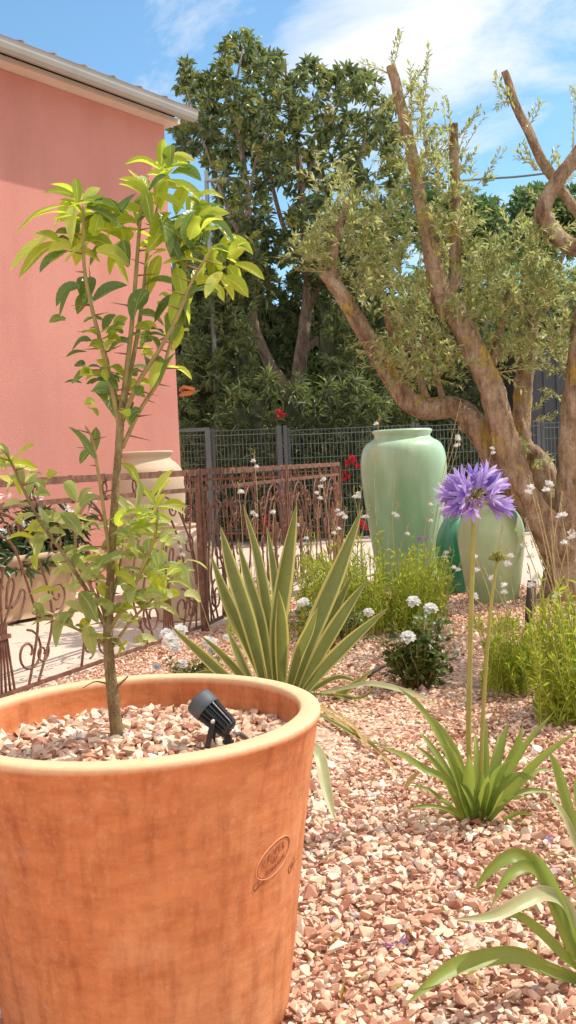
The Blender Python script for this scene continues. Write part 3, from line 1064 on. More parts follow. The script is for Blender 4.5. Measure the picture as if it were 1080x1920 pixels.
for k, l in CBR.items():
    p, r_ = pxline(l, 6)
    BP[k] = p
    MB().tube(p, r_, 8, jit=.03).build('branch', M['green_stem'] if k not in ('spur', 'spur2', 'low_left') else M['citrus_bark'], citrus)
# thorns
for k, p in BP.items():
    if k.startswith('spur'):
        continue
    for i in range(2, len(p) - 2, 3):
        t = (p[i + 1] - p[i]).normalized()
        d = Vector((random.choice((-1, 1)) * random.uniform(.6, 1), random.uniform(-.6, .6), random.uniform(.0, .5))).normalized()
        d = (d - t * d.dot(t) * .7).normalized()
        ll = random.uniform(.02, .055) * (1 if 'low' not in k else .7)
        MB().tube([p[i], p[i] + d * ll * .5, p[i] + d * ll], [.0022, .0014, .0003], 5).build('thorn', M['thorn'], citrus)

citY, citD, citL = MB(), MB(), MB()


def citrus_leaf(mbx, a, b, w=.034, dy=None, fold=None, droop=None):
    """a, b in photo px (base, tip)"""
    ya = Y0 + random.uniform(-.06, .06)
    yb = ya + (random.uniform(-.05, .05) if dy is None else dy)
    A, B = P(a[0], a[1], ya), P(b[0], b[1], yb)
    L = (B - A).length
    dr = random.uniform(.05, .16) if droop is None else droop
    mid = (A + B) / 2 + Vector((0, 0, L * dr))
    fc = Vector((random.uniform(-.5, .7), random.uniform(-1, -.1), random.uniform(.3, 1.2))).normalized()
    blade(mbx, [A, mid, B], w, fc, 4, fold=random.uniform(.1, .35) if fold is None else fold, prof='leaf')


L1 = [((120, 385), (28, 440), .030), ((95, 440), (18, 508), .032), ((118, 455), (34, 522), .030), ((150, 372), (80, 362), .026), ((150, 368), (95, 345), .022),
      ((146, 380), (142, 334), .02), ((158, 378), (188, 352), .022), ((160, 372), (228, 402), .026), ((130, 400), (60, 408), .026), ((165, 420), (235, 450), .034),
      ((150, 425), (142, 500), .040), ((185, 465), (242, 535), .034), ((180, 470), (246, 500), .030), ((200, 400), (282, 410), .036), ((160, 385), (210, 380), .024),
      ((175, 445), (195, 400), .022), ((110, 455), (60, 440), .03), ((190, 390), (240, 400), .03), ((140, 395), (100, 430), .03),
      ((302, 312), (306, 260), .024), ((300, 318), (234, 308), .028), ((308, 318), (366, 317), .028), ((275, 368), (222, 345), .030), ((275, 360), (222, 335), .026), ((290, 350), (305, 300), .02),
      ((270, 365), (240, 318), .02), ((300, 345), (290, 385), .026), ((305, 330), (340, 300), .02),
      ((365, 370), (420, 372), .026), ((375, 375), (392, 440), .034), ((395, 410), (430, 455), .030), ((355, 345), (330, 405), .036), ((320, 400), (288, 450), .040),
      ((418, 455), (475, 478), .028), ((440, 495), (496, 525), .030), ((420, 520), (466, 558), .032), ((400, 480), (452, 500), .026), ((395, 500), (440, 480), .026), ((400, 535), (420, 565), .026),
      ((372, 440), (330, 505), .030), ((400, 465), (380, 520), .03), ((385, 510), (350, 585), .036), ((410, 470), (455, 448), .024), ((370, 450), (345, 420), .03), ((395, 490), (360, 470), .03),
      ((415, 510), (385, 560), .026), ((350, 540), (320, 610), .034), ((345, 560), (330, 500), .03), ((395, 520), (425, 500), .028),
      ((300, 480), (275, 560), .026), ((310, 470), (268, 505), .024), ((335, 600), (322, 660), .034), ((330, 640), (355, 620), .022), ((315, 690), (360, 712), .022), ((300, 670), (285, 740), .03), ((330, 630), (312, 585), .026),
      ((245, 800), (225, 765), .02), ((30, 860), (66, 832), .022), ((20, 870), (72, 880), .024), ((35, 880), (40, 930), .022), ((10, 880), (-15, 860), .022), ((25, 855), (5, 880), .02),
      ((290, 960), (200, 978), .026), ((300, 955), (350, 950), .024), ((292, 950), (255, 905), .022), ((290, 945), (320, 900), .022), ((296, 970), (283, 1040), .024), ((290, 960), (310, 925), .02), ((260, 905), (228, 868), .022), ((285, 930), (325, 880), .02)]
for a, b, w_ in L1:
    citrus_leaf(citY, a, b, w_ * 1.08)
for kk in range(95):
    cx_, cy_, sx2, sy2 = random.choice([(155, 400, 50, 35), (150, 455, 55, 40), (270, 370, 35, 35), (310, 330, 22, 35), (375, 410, 40, 35), (405, 490, 45, 35), (345, 560, 25, 50), (215, 430, 40, 40), (320, 430, 30, 40)])
    a0 = (cx_ + random.uniform(-1, 1) * sx2 * .6, cy_ + random.uniform(-1, 1) * sy2 * .6)
    th = random.uniform(0, 2 * math.pi)
    ll = random.uniform(42, 88)
    citrus_leaf(citY if kk % 3 else citD, a0, (a0[0] + math.cos(th) * ll, a0[1] + math.sin(th) * ll * .8 + 8), random.uniform(.022, .038), random.uniform(-.06, .06))
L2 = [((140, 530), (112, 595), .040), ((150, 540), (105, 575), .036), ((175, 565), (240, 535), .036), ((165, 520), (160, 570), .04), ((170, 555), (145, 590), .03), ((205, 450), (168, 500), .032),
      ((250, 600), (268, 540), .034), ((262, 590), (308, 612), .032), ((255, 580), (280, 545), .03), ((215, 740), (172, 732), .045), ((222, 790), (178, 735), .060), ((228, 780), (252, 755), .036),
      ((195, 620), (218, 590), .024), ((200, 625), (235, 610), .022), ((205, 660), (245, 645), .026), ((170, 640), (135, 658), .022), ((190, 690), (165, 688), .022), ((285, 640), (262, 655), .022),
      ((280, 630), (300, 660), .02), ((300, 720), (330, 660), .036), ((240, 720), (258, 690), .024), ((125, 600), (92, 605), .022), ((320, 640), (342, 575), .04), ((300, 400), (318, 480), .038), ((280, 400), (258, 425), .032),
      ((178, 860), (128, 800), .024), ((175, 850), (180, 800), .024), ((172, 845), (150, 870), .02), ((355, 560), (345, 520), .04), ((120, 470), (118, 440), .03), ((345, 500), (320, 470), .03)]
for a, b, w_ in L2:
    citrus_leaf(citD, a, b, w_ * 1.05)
L3 = [((75, 1000), (60, 1065), .030), ((85, 1010), (75, 950), .028), ((110, 990), (160, 1010), .026), ((130, 1050), (185, 1030), .028), ((120, 1000), (65, 1020), .03), ((150, 1000), (115, 960), .03),
      ((160, 1060), (105, 1075), .03), ((60, 930), (95, 930), .024), ((100, 1120), (60, 1150), .028), ((130, 1150), (105, 1215), .040), ((160, 1170), (175, 1230), .030), ((150, 1110), (185, 1170), .030),
      ((230, 1040), (180, 1055), .028), ((235, 1035), (285, 1050), .028), ((250, 1100), (205, 1095), .026), ((280, 1070), (340, 1110), .026), ((300, 1100), (350, 1060), .02), ((270, 1140), (340, 1160), .022), ((250, 1130), (220, 1165), .026),
      ((260, 1050), (245, 985), .03), ((300, 1040), (325, 1000), .026), ((320, 1010), (350, 1020), .022), ((215, 1140), (165, 1130), .026), ((220, 1160), (262, 1175), .026), ((210, 1080), (160, 1050), .03), ((200, 1060), (150, 1085), .03),
      ((180, 1080), (130, 1110), .03), ((260, 1070), (310, 1075), .028), ((270, 1000), (320, 985), .022), ((240, 960), (205, 930), .024), ((225, 1000), (265, 1010), .028), ((145, 940), (120, 905), .028), ((150, 950), (185, 930), .028), ((130, 980), (85, 975), .03),
      ((205, 1200), (235, 1225), .024), ((235, 1110), (280, 1125), .028), ((100, 1045), (135, 1075), .032), ((160, 1150), (120, 1130), .03), ((190, 1030), (230, 1020), .024), ((200, 1120), (240, 1085), .028), ((255, 950), (262, 900), .024), ((330, 1060), (355, 1095), .022)]
for a, b, w_ in L3:
    citrus_leaf(citL, a, b, w_ * 1.05)
for kk in range(105):
    cx_, cy_, sx2, sy2 = random.choice([(110, 1010, 55, 60), (150, 1080, 60, 60), (200, 1100, 50, 60), (270, 1080, 55, 50), (290, 1000, 35, 50), (210, 1180, 60, 40), (60, 940, 40, 50), (310, 1090, 40, 40), (245, 1010, 35, 50)])
    a0 = (cx_ + random.uniform(-1, 1) * sx2, cy_ + random.uniform(-1, 1) * sy2)
    th = random.uniform(0, 2 * math.pi)
    ll = random.uniform(28, 58)
    citrus_leaf(citL if kk % 3 else citY, a0, (a0[0] + math.cos(th) * ll, a0[1] + math.sin(th) * ll * .6 + 8), random.uniform(.014, .028), random.uniform(-.06, .06))
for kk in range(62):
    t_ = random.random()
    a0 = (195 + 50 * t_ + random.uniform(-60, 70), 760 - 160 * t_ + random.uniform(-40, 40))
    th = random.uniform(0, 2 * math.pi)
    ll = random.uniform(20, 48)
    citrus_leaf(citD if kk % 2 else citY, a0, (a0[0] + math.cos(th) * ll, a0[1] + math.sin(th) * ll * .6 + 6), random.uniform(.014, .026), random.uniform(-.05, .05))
for k in ('low_left', 'low_right', 'low_right2', 'low_right3', 'low_back', 'low_left2'):
    p = BP[k]
    for i in range(6, len(p), 2):
        d = Vector((random.uniform(-1, 1), random.uniform(-1, 1), random.uniform(-.3, .6))).normalized()
        L = random.uniform(.035, .07)
        tip = p[i] + d * L
        blade(citL, [p[i], (p[i] + tip) / 2 + Vector((0, 0, .006)), tip], random.uniform(.016, .028), Vector((random.uniform(-.5, .5), -.3, 1)), 3, random.uniform(.1, .3), 'leaf')
citY.build('young_leaves', M['citrus_leaf_young'], citrus)
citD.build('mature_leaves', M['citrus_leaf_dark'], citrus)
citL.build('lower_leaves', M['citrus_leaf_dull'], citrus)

# ------------------------------------------------------------------ house
WC = Vector((P(340, 900, 11.4).x, 11.4, 0))
W0 = Vector((P(0, 900, 9.4).x, 9.4, 0))
wd = (WC - W0).normalized()
wn = Vector((wd.y, -wd.x, 0))
HT = P(310, 236, 11.4).z
house = thing('house', WC, 'salmon pink stucco house with a pale gutter along its roof edge', 'house')
UP = Vector((0, 0, 1))
ang = (wd, wn, UP)


def hp(u, n_, z):
    return WC + wd * u + wn * n_ + UP * z


mb = MB()
LW, DW = 9.0, 7.0
q = [hp(-LW, 0, 0), hp(0, 0, 0), hp(0, -DW, 0), hp(-LW, -DW, 0)]
vs = [tuple(v) for v in q] + [tuple(v + UP * HT) for v in q]
mb.add(vs, [[0, 1, 5, 4], [1, 2, 6, 5], [2, 3, 7, 6], [3, 0, 4, 7]])
mb.build('wall', M['stucco'], house, smooth=False)
OV, EX = .30, .09
mb = MB()
mb.box(hp((-LW + EX) / 2, (OV - DW - OV) / 2, HT + .028), (LW + EX, DW + OV + .02, .05), ang)
mb.build('soffit', M['soffit'], house, smooth=False)
mb = MB()
seg = 10
gp = [(OV - .005, .085), (OV - .005, .012), (OV + .02, -.012), (OV + .06, -.016), (OV + .095, .005), (OV + .108, .045), (OV + .11, .088), (OV + .122, .098), (OV + .10, .104)]
n = len(gp)
vs = [tuple(hp(-LW, a_, HT + b_)) for a_, b_ in gp] + [tuple(hp(EX + .02, a_, HT + b_)) for a_, b_ in gp]
mb.add(vs, [[i, i + 1, n + i + 1, n + i] for i in range(n - 1)] + [list(range(n, 2 * n))])
mb.build('gutter', M['gutter'], house, smooth=False)
mb = MB()
rs = .28
vs = [tuple(hp(-LW, OV + .02, HT + .10)), tuple(hp(EX, OV + .02, HT + .10)), tuple(hp(EX, -DW / 2, HT + .10 + rs * (DW / 2 + OV))), tuple(hp(-LW, -DW / 2, HT + .10 + rs * (DW / 2 + OV))),
      tuple(hp(EX, -DW - OV, HT + .10)), tuple(hp(-LW, -DW - OV, HT + .10))]
mb.add(vs, [[0, 1, 2, 3], [3, 2, 4, 5], [0, 3, 5], [1, 4, 2]])
roof = mb.build('roof', M['roof_tile'], house, smooth=False)
for k in range(24):
    u = EX - .06 - k * .38
    mb = MB()
    c0 = hp(u, OV + .07, HT + .098)
    c1 = hp(u, OV - .5, HT + .12 + rs * .57)
    mb.tube([c0, c1], [.045, .05], 8, flat=.55)
    mb.build('roof_tile', M['roof_tile'], roof)
mb = MB()
cc = P(347, 728, 11.9)
mb.box(cc + Vector((0, .2, 0)), (.14, .5, .035), (Vector((.95, .2, -.25)).normalized(), Vector((-.2, .97, 0)).normalized(), Vector((.2, 0, .97)).normalized()))
mb.box(cc + Vector((0, .2, -.045)), (.14, .44, .03), (Vector((.9, .2, .1)).normalized(), Vector((-.2, .97, 0)).normalized(), Vector((0, 0, 1))))
mb.build('tiled_sill', M['orange_tile'], house, smooth=False)

# ------------------------------------------------------------------ clay planter with white oleander by the wall
pl = G(95, 1150)
dn = (wd * 1.0)
planter = thing('clay_planter', pl, 'long tan clay trough holding dark leaved white flowers beside the pink wall', 'planter')
mb = MB()
prof_t = [(.0, .24), (.06, .27), (.40, .33), (.46, .345), (.475, .365), (.52, .37), (.53, .355), (.52, .335), (.46, .32)]
rows = []
seg = 40
for z_, hw in prof_t:
    row = []
    for s in range(seg):
        t = 2 * math.pi * s / seg
        ex = .35
        cu, su = math.cos(t), math.sin(t)
        u = (hw + .42) * abs(cu) ** ex * (1 if cu >= 0 else -1)
        v_ = hw * abs(su) ** ex * (1 if su >= 0 else -1)
        row.append(tuple(pl + wd * (u - .55) + wn * v_ * .9 + UP * (z_ + .03)))
    rows += row
fs = [[i * seg + s, i * seg + (s + 1) % seg, (i + 1) * seg + (s + 1) % seg, (i + 1) * seg + s] for i in range(len(prof_t) - 1) for s in range(seg)]
fs.append([s for s in range(seg)])
mb.add(rows, fs)
mb.build('trough', M['planter_clay'], planter)
mb = MB()
for s_ in (-1, 1):
    mb.box(pl + wd * (-.55 + s_ * .45) + UP * .016, (.12, .40, .03), ang)
mb.build('foot', M['planter_clay'], planter, smooth=False)
mb = MB()
mb.box(pl + wd * -.55 + UP * .49, (1.25, .5, .02), ang)
mb.build('soil', M['soil'], planter, smooth=False)
ol = thing('white_oleander', pl + wd * -.55 + UP * .5, 'dark narrow leaved shrub with white flowers growing in the tan trough', 'shrub')
mb, mf, mstem = MB(), MB(), MB()
T, dd, fl = [], [], []
for k in range(70):
    u, v_ = random.uniform(-1.3, .25), random.uniform(-.28, .3)
    base = pl + wd * u + wn * v_ * .6 + UP * .5
    top = base + Vector((random.uniform(-.16, .16), random.uniform(-.16, .16), random.uniform(.15, .50)))
    if k % 3 == 0:
        top = base + wn * random.uniform(.2, .38) + UP * random.uniform(-.12, .2)
    mstem.tube([base, (base + top) / 2 + UP * .03, top], [.006, .004, .003], 5)
    for j in range(28):
        t = random.uniform(.2, 1)
        q = base.lerp(top, t)
        T.append(q)
        dd.append(Vector((random.uniform(-1, 1), random.uniform(-1, 1), random.uniform(-.7, .7))))
    if k % 3 != 0:
        fl.append(top + UP * .02)
put(mb, L_OVAL, T, dd, rdir(len(T), 1), .16, .03)
for q in fl:
    if random.random() < .85:
        mf = MB()
        for j in range(4):
            c_ = np.array(q) + rng.normal(0, .03, 3)
            d5 = np.stack([np.cos(np.arange(5) * 1.257), np.sin(np.arange(5) * 1.257), np.full(5, .35)], 1) @ rotmats(1, .7)[0].T
            put(mf, L_DIA, np.repeat(c_[None], 5, 0), d5, np.repeat([[0, 0, 1.]], 5, 0),   .042, .034)
        mf.build('flower_cluster', M['white_petal'], ol)
mstem.build('stems', M['thin_stem'], ol)
mb.build('leaves', M['oleander_leaf'], ol)

# ------------------------------------------------------------------ jars


def jar(name, px, base_py, prof_px, mat, label, cat='jar', wob=.004, group=None, Y=None, rimname='rim', split=None):
    """prof_px: list of (radius px, image y) from bottom to top lip; converted at the jar's depth to metres"""
    g = G(px, base_py) if Y is None else Vector((P(px, base_py, Y).x, Y, 0))
    sc = g.y / F
    hy = 868 - (px - 540) * math.tan(ROLL)
    pr = [(r * sc, max(0.0, H - (yy - hy) * sc)) for r, yy in prof_px]
    root = thing(name, g, label, cat, group)
    pr = [(0, pr[0][1])] + pr
    k = split if split is not None else len(pr)
    body, rim = pr[:len(pr) - k], pr[len(pr) - k - 1:]
    bq = [tuple(v) for v in cr(body[1:], 5)]
    MB().lathe([body[0]] + bq, g, 64, wob).build('jar_body', mat, root)
    MB().lathe([tuple(v) for v in cr(rim, 3)], g, 64, wob).build(rimname, mat, root)
    return root


jar('green_jar', 765, 1098, [(50, 1098), (56, 1080), (66, 1010), (76, 930), (80, 882), (78, 850), (70, 832), (56, 823), (53, 820), (52, 816), (55, 812), (56, 808), (52, 805), (46, 808), (44, 825), (60, 860)],
    M['green_glaze'], 'tall pale green glazed jar with a narrow collar behind the feathery bush', group=None, split=8)
jar('celadon_jar', 925, 1131, [(44, 1131), (49, 1110), (58, 1050), (62, 1010), (60, 985), (52, 965), (40, 953), (36, 950), (36, 944), (40, 940), (36, 936), (30, 940), (28, 960)],
    M['olive_glaze'], 'squat olive green glazed jar behind the purple flower stalk', split=6)
jar('teal_jar', 853, 1122, [(22, 1122), (26, 1100), (32, 1060), (33, 1030), (28, 1000), (20, 982), (16, 974), (16, 968), (19, 963), (15, 960), (11, 966), (10, 985)],
    M['teal_glaze'], 'slim glossy teal jar between the two wider green jars', split=6, Y=8.75)
jar('beige_jar', 288, 1118, [(50, 1118), (54, 1090), (62, 1010), (68, 940), (69, 905), (64, 882), (54, 869), (46, 863), (45, 858), (48, 853), (50, 848), (45, 846), (40, 850), (38, 870)],
    M['beige_clay'], 'tall beige clay jar standing against the pink wall', split=7)
jar('beige_jar', 342, 1160, [(46, 1160), (50, 1140), (58, 1080), (62, 1035), (58, 1010), (46, 996), (34, 991), (33, 988), (36, 985), (33, 982), (28, 986), (26, 1000)],
    M['beige_clay'], 'lower fat beige clay jar in front of the tall beige one', split=6)

# ------------------------------------------------------------------ wrought iron fence


def spiral(c, r0, r1, a0, turns, n=26):
    return [(c[0] + (r0 + (r1 - r0) * t) * math.cos(a0 + turns * 2 * math.pi * t), c[1] + (r0 + (r1 - r0) * t) * math.sin(a0 + turns * 2 * math.pi * t)) for t in np.linspace(0, 1, n)]


def iron_panel(A, B, label, motif=True, h=1.165, posts=(True, True), low=0.06):
    A, B = Vector(A), Vector(B)
    W = (B - A).length
    du = (B - A) / W
    dn_ = Vector((du.y, -du.x, 0))
    root = thing('wrought_iron_fence', A, label, 'fence', 'rusty wrought iron fence panels')
    ax3 = (du, dn_, UP)

    def Q(u, v_):
        return A + du * u + UP * v_

    for k, u in ((0, .015), (1, W - .015)):
        if posts[k]:
            mb = MB().box(Q(u, h / 2 + .01), (.028, .028, h + .02), ax3)
            mb.build('post', M['iron'], root, smooth=False)
    for nm, v_, hh, dd_ in (('top_rail', h - .006, .042, .020), ('middle_rail', h - .125, .030, .014), ('bottom_rail', low, .022, .016)):
        mb = MB().box(Q(W / 2, v_), (W - .06, dd_, hh), ax3)
        mb.build(nm, M['iron'], root, smooth=False)
    nr = int(W / .30)
    for k in range(nr):
        u = (k + .5) * W / nr
        q = [Q(u + .022 * math.cos(t), h - .068 + .036 * math.sin(t)) for t in np.linspace(0, 2 * math.pi, 18)]
        mb = MB().tube(q, .0065, 6, cap=False)
        mb.box(Q(u, h - .006), (.018, .027, .050), ax3)
        mb.box(Q(u, h - .125), (.018, .022, .038), ax3)
        mb.build('ring_link', M['iron'], root)

    def rod(pts, r=.0072, sm=5, name='scroll'):
        q = [Q(v[0], v[1]) for v in cr(pts, sm)]
        MB().tube(q, r, 6).build(name, M['iron'], root)

    c = W / 2
    top = h - .14
    if motif:
        for s in (-1, 1):
            pc = c + s * W * .3125
            # palmette: a sheaf of rods with looped tips
            for j in range(-2, 3):
                off = j * .021
                tip = j * .085
                hh = .70 - abs(j) * .07
                rod([(pc + off * 1.7, low), (pc + off * .9, .30), (pc + off * .8, .42), (pc + tip * .8, hh - .12), (pc + tip + .028, hh - .01), (pc + tip + .005, hh + .03), (pc + tip * .9 - .018, hh - .02), (pc + off * .9 + tip * .25, .50)], name='palmette_rod')
            MB().box(Q(pc, .36), (.10, .030, .022), ax3).build('collar', M['iron'], root, smooth=False)
            # two nested ogive arches over it
            for s2 in (-1, 1):
                for wv, tp in ((.43, top), (.30, top - .12)):
                    rod([(pc, tp), (pc + s2 * wv * .45, tp - .10), (pc + s2 * wv * .88, tp - .40), (pc + s2 * wv * .98, .38), (pc + s2 * wv * .78, .18), (pc + s2 * wv * .62, low)], .0075, name='arch')
                # C scrolls at the foot and hooks under the rail
                sp1 = spiral((pc + s2 * .20, .24), .125, .025, math.pi / 2, -s2 * 1.35)
                rod(sp1, .0070, 1)
                sp2 = spiral((pc + s2 * .34, top - .15), .085, .018, math.pi / 2 + .5 * s2, s2 * 1.3)
                rod(sp2, .0062, 1)
        for s2 in (-1, 1):
            rod([(c + s2 * .02, top), (c + s2 * .12, top - .10), (c + s2 * .16, top - .28), (c + s2 * .03, .55), (c + s2 * .10, .30), (c + s2 * .17, low)], .008, name='arch')
            rod(spiral((c + s2 * .085, .66), .09, .02, math.pi * .5, s2 * 1.4), .0062, 1)
            for (uu, vv, r0_, a0_, tn) in ((.36, .80, .07, 1.2, 1.2), (.36, .52, .085, -1.4, -1.3), (.52, .22, .06, 2.6, 1.2), (W * .3125 - .14, .92, .055, .4, -1.2), (W * .3125 + .14, .92, .055, 2.7, 1.2), (W * .3125 + .33, .66, .07, 1.5, -1.3)):
                rod(spiral((c + s2 * uu, vv), r0_, .014, a0_ if s2 > 0 else math.pi - a0_, s2 * tn), .006, 1)
            rod(spiral((c + s2 * .08, .17), .07, .016, -math.pi * .5, -s2 * 1.3), .0062, 1)
            ue = W / 2 * .93
            rod([(c + s2 * ue, top), (c + s2 * (ue - .06), .7), (c + s2 * ue, .4), (c + s2 * (ue - .03), low)], .007, name='arch')
            rod(spiral((c + s2 * (ue - .07), .88), .06, .014, 0, s2 * 1.2), .006, 1)
            rod(spiral((c + s2 * (ue - .09), .20), .08, .016, math.pi, -s2 * 1.3), .006, 1)
    else:
        nb = int(W / .13)
        for k in range(1, nb):
            u = k * W / nb
            rod([(u, low), (u, top)], .007, 2, 'bar')
            if k % 2:
                rod(spiral((u + .05, top - .10), .05, .012, math.pi, -1.2), .0055, 1)
                rod(spiral((u - .05, low + .12), .05, .012, 0, -1.2), .0055, 1)
                rod([(u - .10, low), (u - .06, (low + top) / 2), (u, top - .25), (u + .07, (low + top) / 2), (u + .10, low)], .006, 5, 'arch')
    return root


fdir = (FB - FA).normalized()
FA2 = FB - fdir * 2.72
FM = FB.lerp(FC, .49)
iron_panel(FA2, FB - fdir * .03, 'nearest rusty scrollwork fence panel, at left behind the potted citrus', h=1.165)
iron_panel(FB, FM, 'middle rusty scrollwork fence panel, behind the sword leaved plant', h=1.165)
iron_panel(FM + (FC - FB).normalized() * .03, FC, 'farthest rusty scrollwork fence panel, ending just left of the tall green jar', h=1.165)
FD = Vector((P(352, 900, 12.9).x, 12.9, 0))
iron_panel(FD, FC + Vector((-.05, .03, 0)), 'rusty barred fence panel at the back, seen through the scrollwork', motif=False, h=1.16, low=.35)

# ------------------------------------------------------------------ wire mesh fence along the hedge
MY = 15.0


def mesh_panel(px0, px1, py_top, label, frame=False, Y=MY, sx_=.055, sz=.2, zb=.03):
    a_, b_ = P(px0, py_top, Y), P(px1, py_top, Y)
    a_, b_ = Vector((a_.x, Y, 0)), Vector((b_.x, Y, 0))
    ht = P((px0 + px1) / 2, py_top, Y).z
    root = thing('wire_mesh_fence', a_, label, 'fence', 'dark wire mesh fence')
    W = (b_ - a_).length
    mb = MB()
    for k in range(int(W / sx_) + 1):
        x_ = a_.x + k * sx_
        mb.box((x_, Y, (zb + ht) / 2), (.007, .007, ht - zb))
    nz = int((ht - zb) / sz)
    for k in range(nz + 1):
        z_ = zb + k * (ht - zb) / nz
        mb.box(((a_.x + b_.x) / 2, Y - .008, z_), (W, .008, .009))
    z_ = ht - .07
    mb.box(((a_.x + b_.x) / 2, Y - .02, z_), (W, .03, .012))
    mb.build('mesh_panel', M['mesh_green'], root, smooth=False)
    for x_ in (a_.x, b_.x):
        MB().box((x_, Y + .035, (ht + .04) / 2), (.055, .055, ht + .04)).build('post', M['post_dark'], root, smooth=False)
    if frame:
        mb = MB()
        mb.box(((a_.x + b_.x) / 2, Y - .03, ht + .01), (W + .08, .05, .05))
        mb.box((b_.x + .01, Y - .04, ht / 2), (.075, .06, ht))
        mb.build('gate_frame', M['mesh_green'], root, smooth=False)
    return root


mesh_panel(318, 388, 808, 'framed wire mesh gate leaf beside the corner of the pink house', True, sx_=.05, sz=.1)
mesh_panel(398, 521, 806, 'wire mesh panel between the framed gate and the dark posts', sz=.2)
mesh_panel(540, 775, 802, 'wire mesh panel with red flowers poking through, left of the tall green jar', sz=.2)
mesh_panel(783, 1010, 794, 'wire mesh panel behind the tall green jar and the olive trunk', sz=.2)
mesh_panel(1018, 1260, 788, 'wire mesh panel at the right edge behind the olive trunk', sz=.2)
pg = P(527, 800, 14.8)
ht = P(527, 798, 14.8).z
for k, (px_, w_) in enumerate(((523, .07), (534, .05))):
    q = P(px_, 800, 14.8)
    o = MB().box((q.x, 14.8 + .02 * k, ht / 2), (w_, w_, ht)).build('gate_post', M['post_dark'], None, False, (q.x, 14.8, 0))
    tag(o, ('wide dark grey gate post, left one of the pair in the mesh fence', 'slim dark grey gate post, right one of the pair in the mesh fence')[k], 'post', 'dark gate posts')

# shed at far right
sq = P(1030, 660, 16.0)
shed = thing('garden_shed', (sq.x + .4, 16.4, 0), 'dark slate shed wall glimpsed behind the olive trunks at right', 'shed')
mb = MB()
zt = P(1030, 635, 16.0).z
x0, x1 = P(985, 700, 16).x, P(1180, 700, 16).x
mb.box(((x0 + x1) / 2, 17.0, zt / 2), (x1 - x0, 2, zt))
for k in range(int((x1 - x0) / .2)):
    mb.box((x0 + .1 + k * .2, 15.985, zt / 2), (.05, .03, zt))
mb.build('wall', M['shed'], shed, smooth=False)
MB().box(((x0 + x1) / 2, 17.0, zt + .04), (x1 - x0 + .2, 2.2, .08)).build('roof', M['post_dark'], shed, smooth=False)

# street pole beyond the hedge and cable
q = P(404, 700, 17.0)
pole = thing('lamp_post', (q.x, 17.0, 0), 'pale grey lamp post half hidden in the trees right of the house', 'lamp post')
zt = P(392, 336, 17.0).z
MB().tube([(q.x, 17.0, 0), (q.x + .0, 17.0, zt * .5), (q.x, 17.0, zt)], [.055, .045, .035], 12).build('pole', M['pole'], pole)
mb = MB().box((q.x + .20, 17.0, zt - .02), (.42, .08, .04)).box((q.x, 17.0, zt + .05), (.06, .06, .18))
mb.build('lamp_arm', M['pole'], pole, smooth=False)
mb = MB()
cp = cr([tuple(P(700, 352, 20)), tuple(P(900, 336, 20)), tuple(P(1000, 328, 20)), tuple(P(1200, 300, 20))], 8)
mb.tube([Vector(v) for v in cp], .022, 6)
cb_ = mb.build('overhead_cable', M['mesh_green'], None, True, P(900, 336, 20))
tag(cb_, 'dark overhead cable crossing the sky behind the olive branches', 'cable')

# ------------------------------------------------------------------ trees: big dark tree


def poly_points(poly, n, Yc, dY, yfn=None):
    xs = [p_[0] for p_ in poly]
    ys = [p_[1] for p_ in poly]
    o = []
    while len(o) < n:
        px_ = rng.uniform(min(xs), max(xs), 4000)
        py_ = rng.uniform(min(ys), max(ys), 4000)
        k = inpoly(px_, py_, poly)
        for a_, b_ in zip(px_[k], py_[k]):
            o.append((a_, b_))
            if len(o) >= n:
                break
    return [P(a_, b_, Yc + random.uniform(-dY, dY)) for a_, b_ in o]


TY = 18.5
tb = G(552, 995)
tb = Vector((P(550, 900, TY).x, TY, 0))
tree = thing('broadleaf_tree', tb, 'tall dark leathery leaved tree with forked brown trunk behind the mesh fence', 'tree')
mb = MB()


def tl(l, n=6, sides=10, jit=.06):
    p_, r__ = pxline([(a_, b_, TY + c_, d_) for a_, b_, c_, d_ in l], n)
    mb.tube(p_, r__, sides, jit=jit)


tl([(553, 995, 0, .24), (553, 850, 0, .19), (553, 760, 0, .17), (562, 690, 0, .13), (573, 600, .1, .11), (578, 520, .2, .095), (570, 420, .3, .08), (560, 300, .4, .06), (540, 190, .4, .035), (535, 110, .4, .015)])
mb.build('trunk', M['tree_bark'], tree)
for l in ([(552, 770, 0, .13), (535, 725, -.1, .11), (505, 680, -.2, .10), (483, 630, -.3, .09), (470, 565, -.4, .08), (470, 470, -.5, .07), (460, 330, -.5, .05), (440, 200, -.5, .03), (455, 90, -.5, .012)],
          [(566, 660, 0, .07), (600, 635, .1, .055), (640, 618, .2, .045), (690, 560, .3, .03), (720, 470, .3, .02)],
          [(573, 590, .1, .06), (620, 480, -.3, .05), (660, 350, -.5, .035), (690, 230, -.6, .02), (700, 160, -.6, .01)],
          [(575, 520, .2, .06), (530, 420, .6, .045), (500, 300, .8, .03), (480, 210, .8, .015)],
          [(470, 480, -.5, .05), (430, 400, -.7, .035), (400, 320, -.8, .02), (370, 230, -.8, .012), (350, 170, -.8, .008)],
          [(465, 400, -.5, .035), (480, 300, -.9, .025), (520, 220, -1.0, .015)],
          [(560, 350, .3, .05), (610, 260, .4, .03), (640, 180, .4, .015)]):
    mb = MB()
    tl(l, 6, 8)
    mb.build('limb', M['tree_bark'], tree)
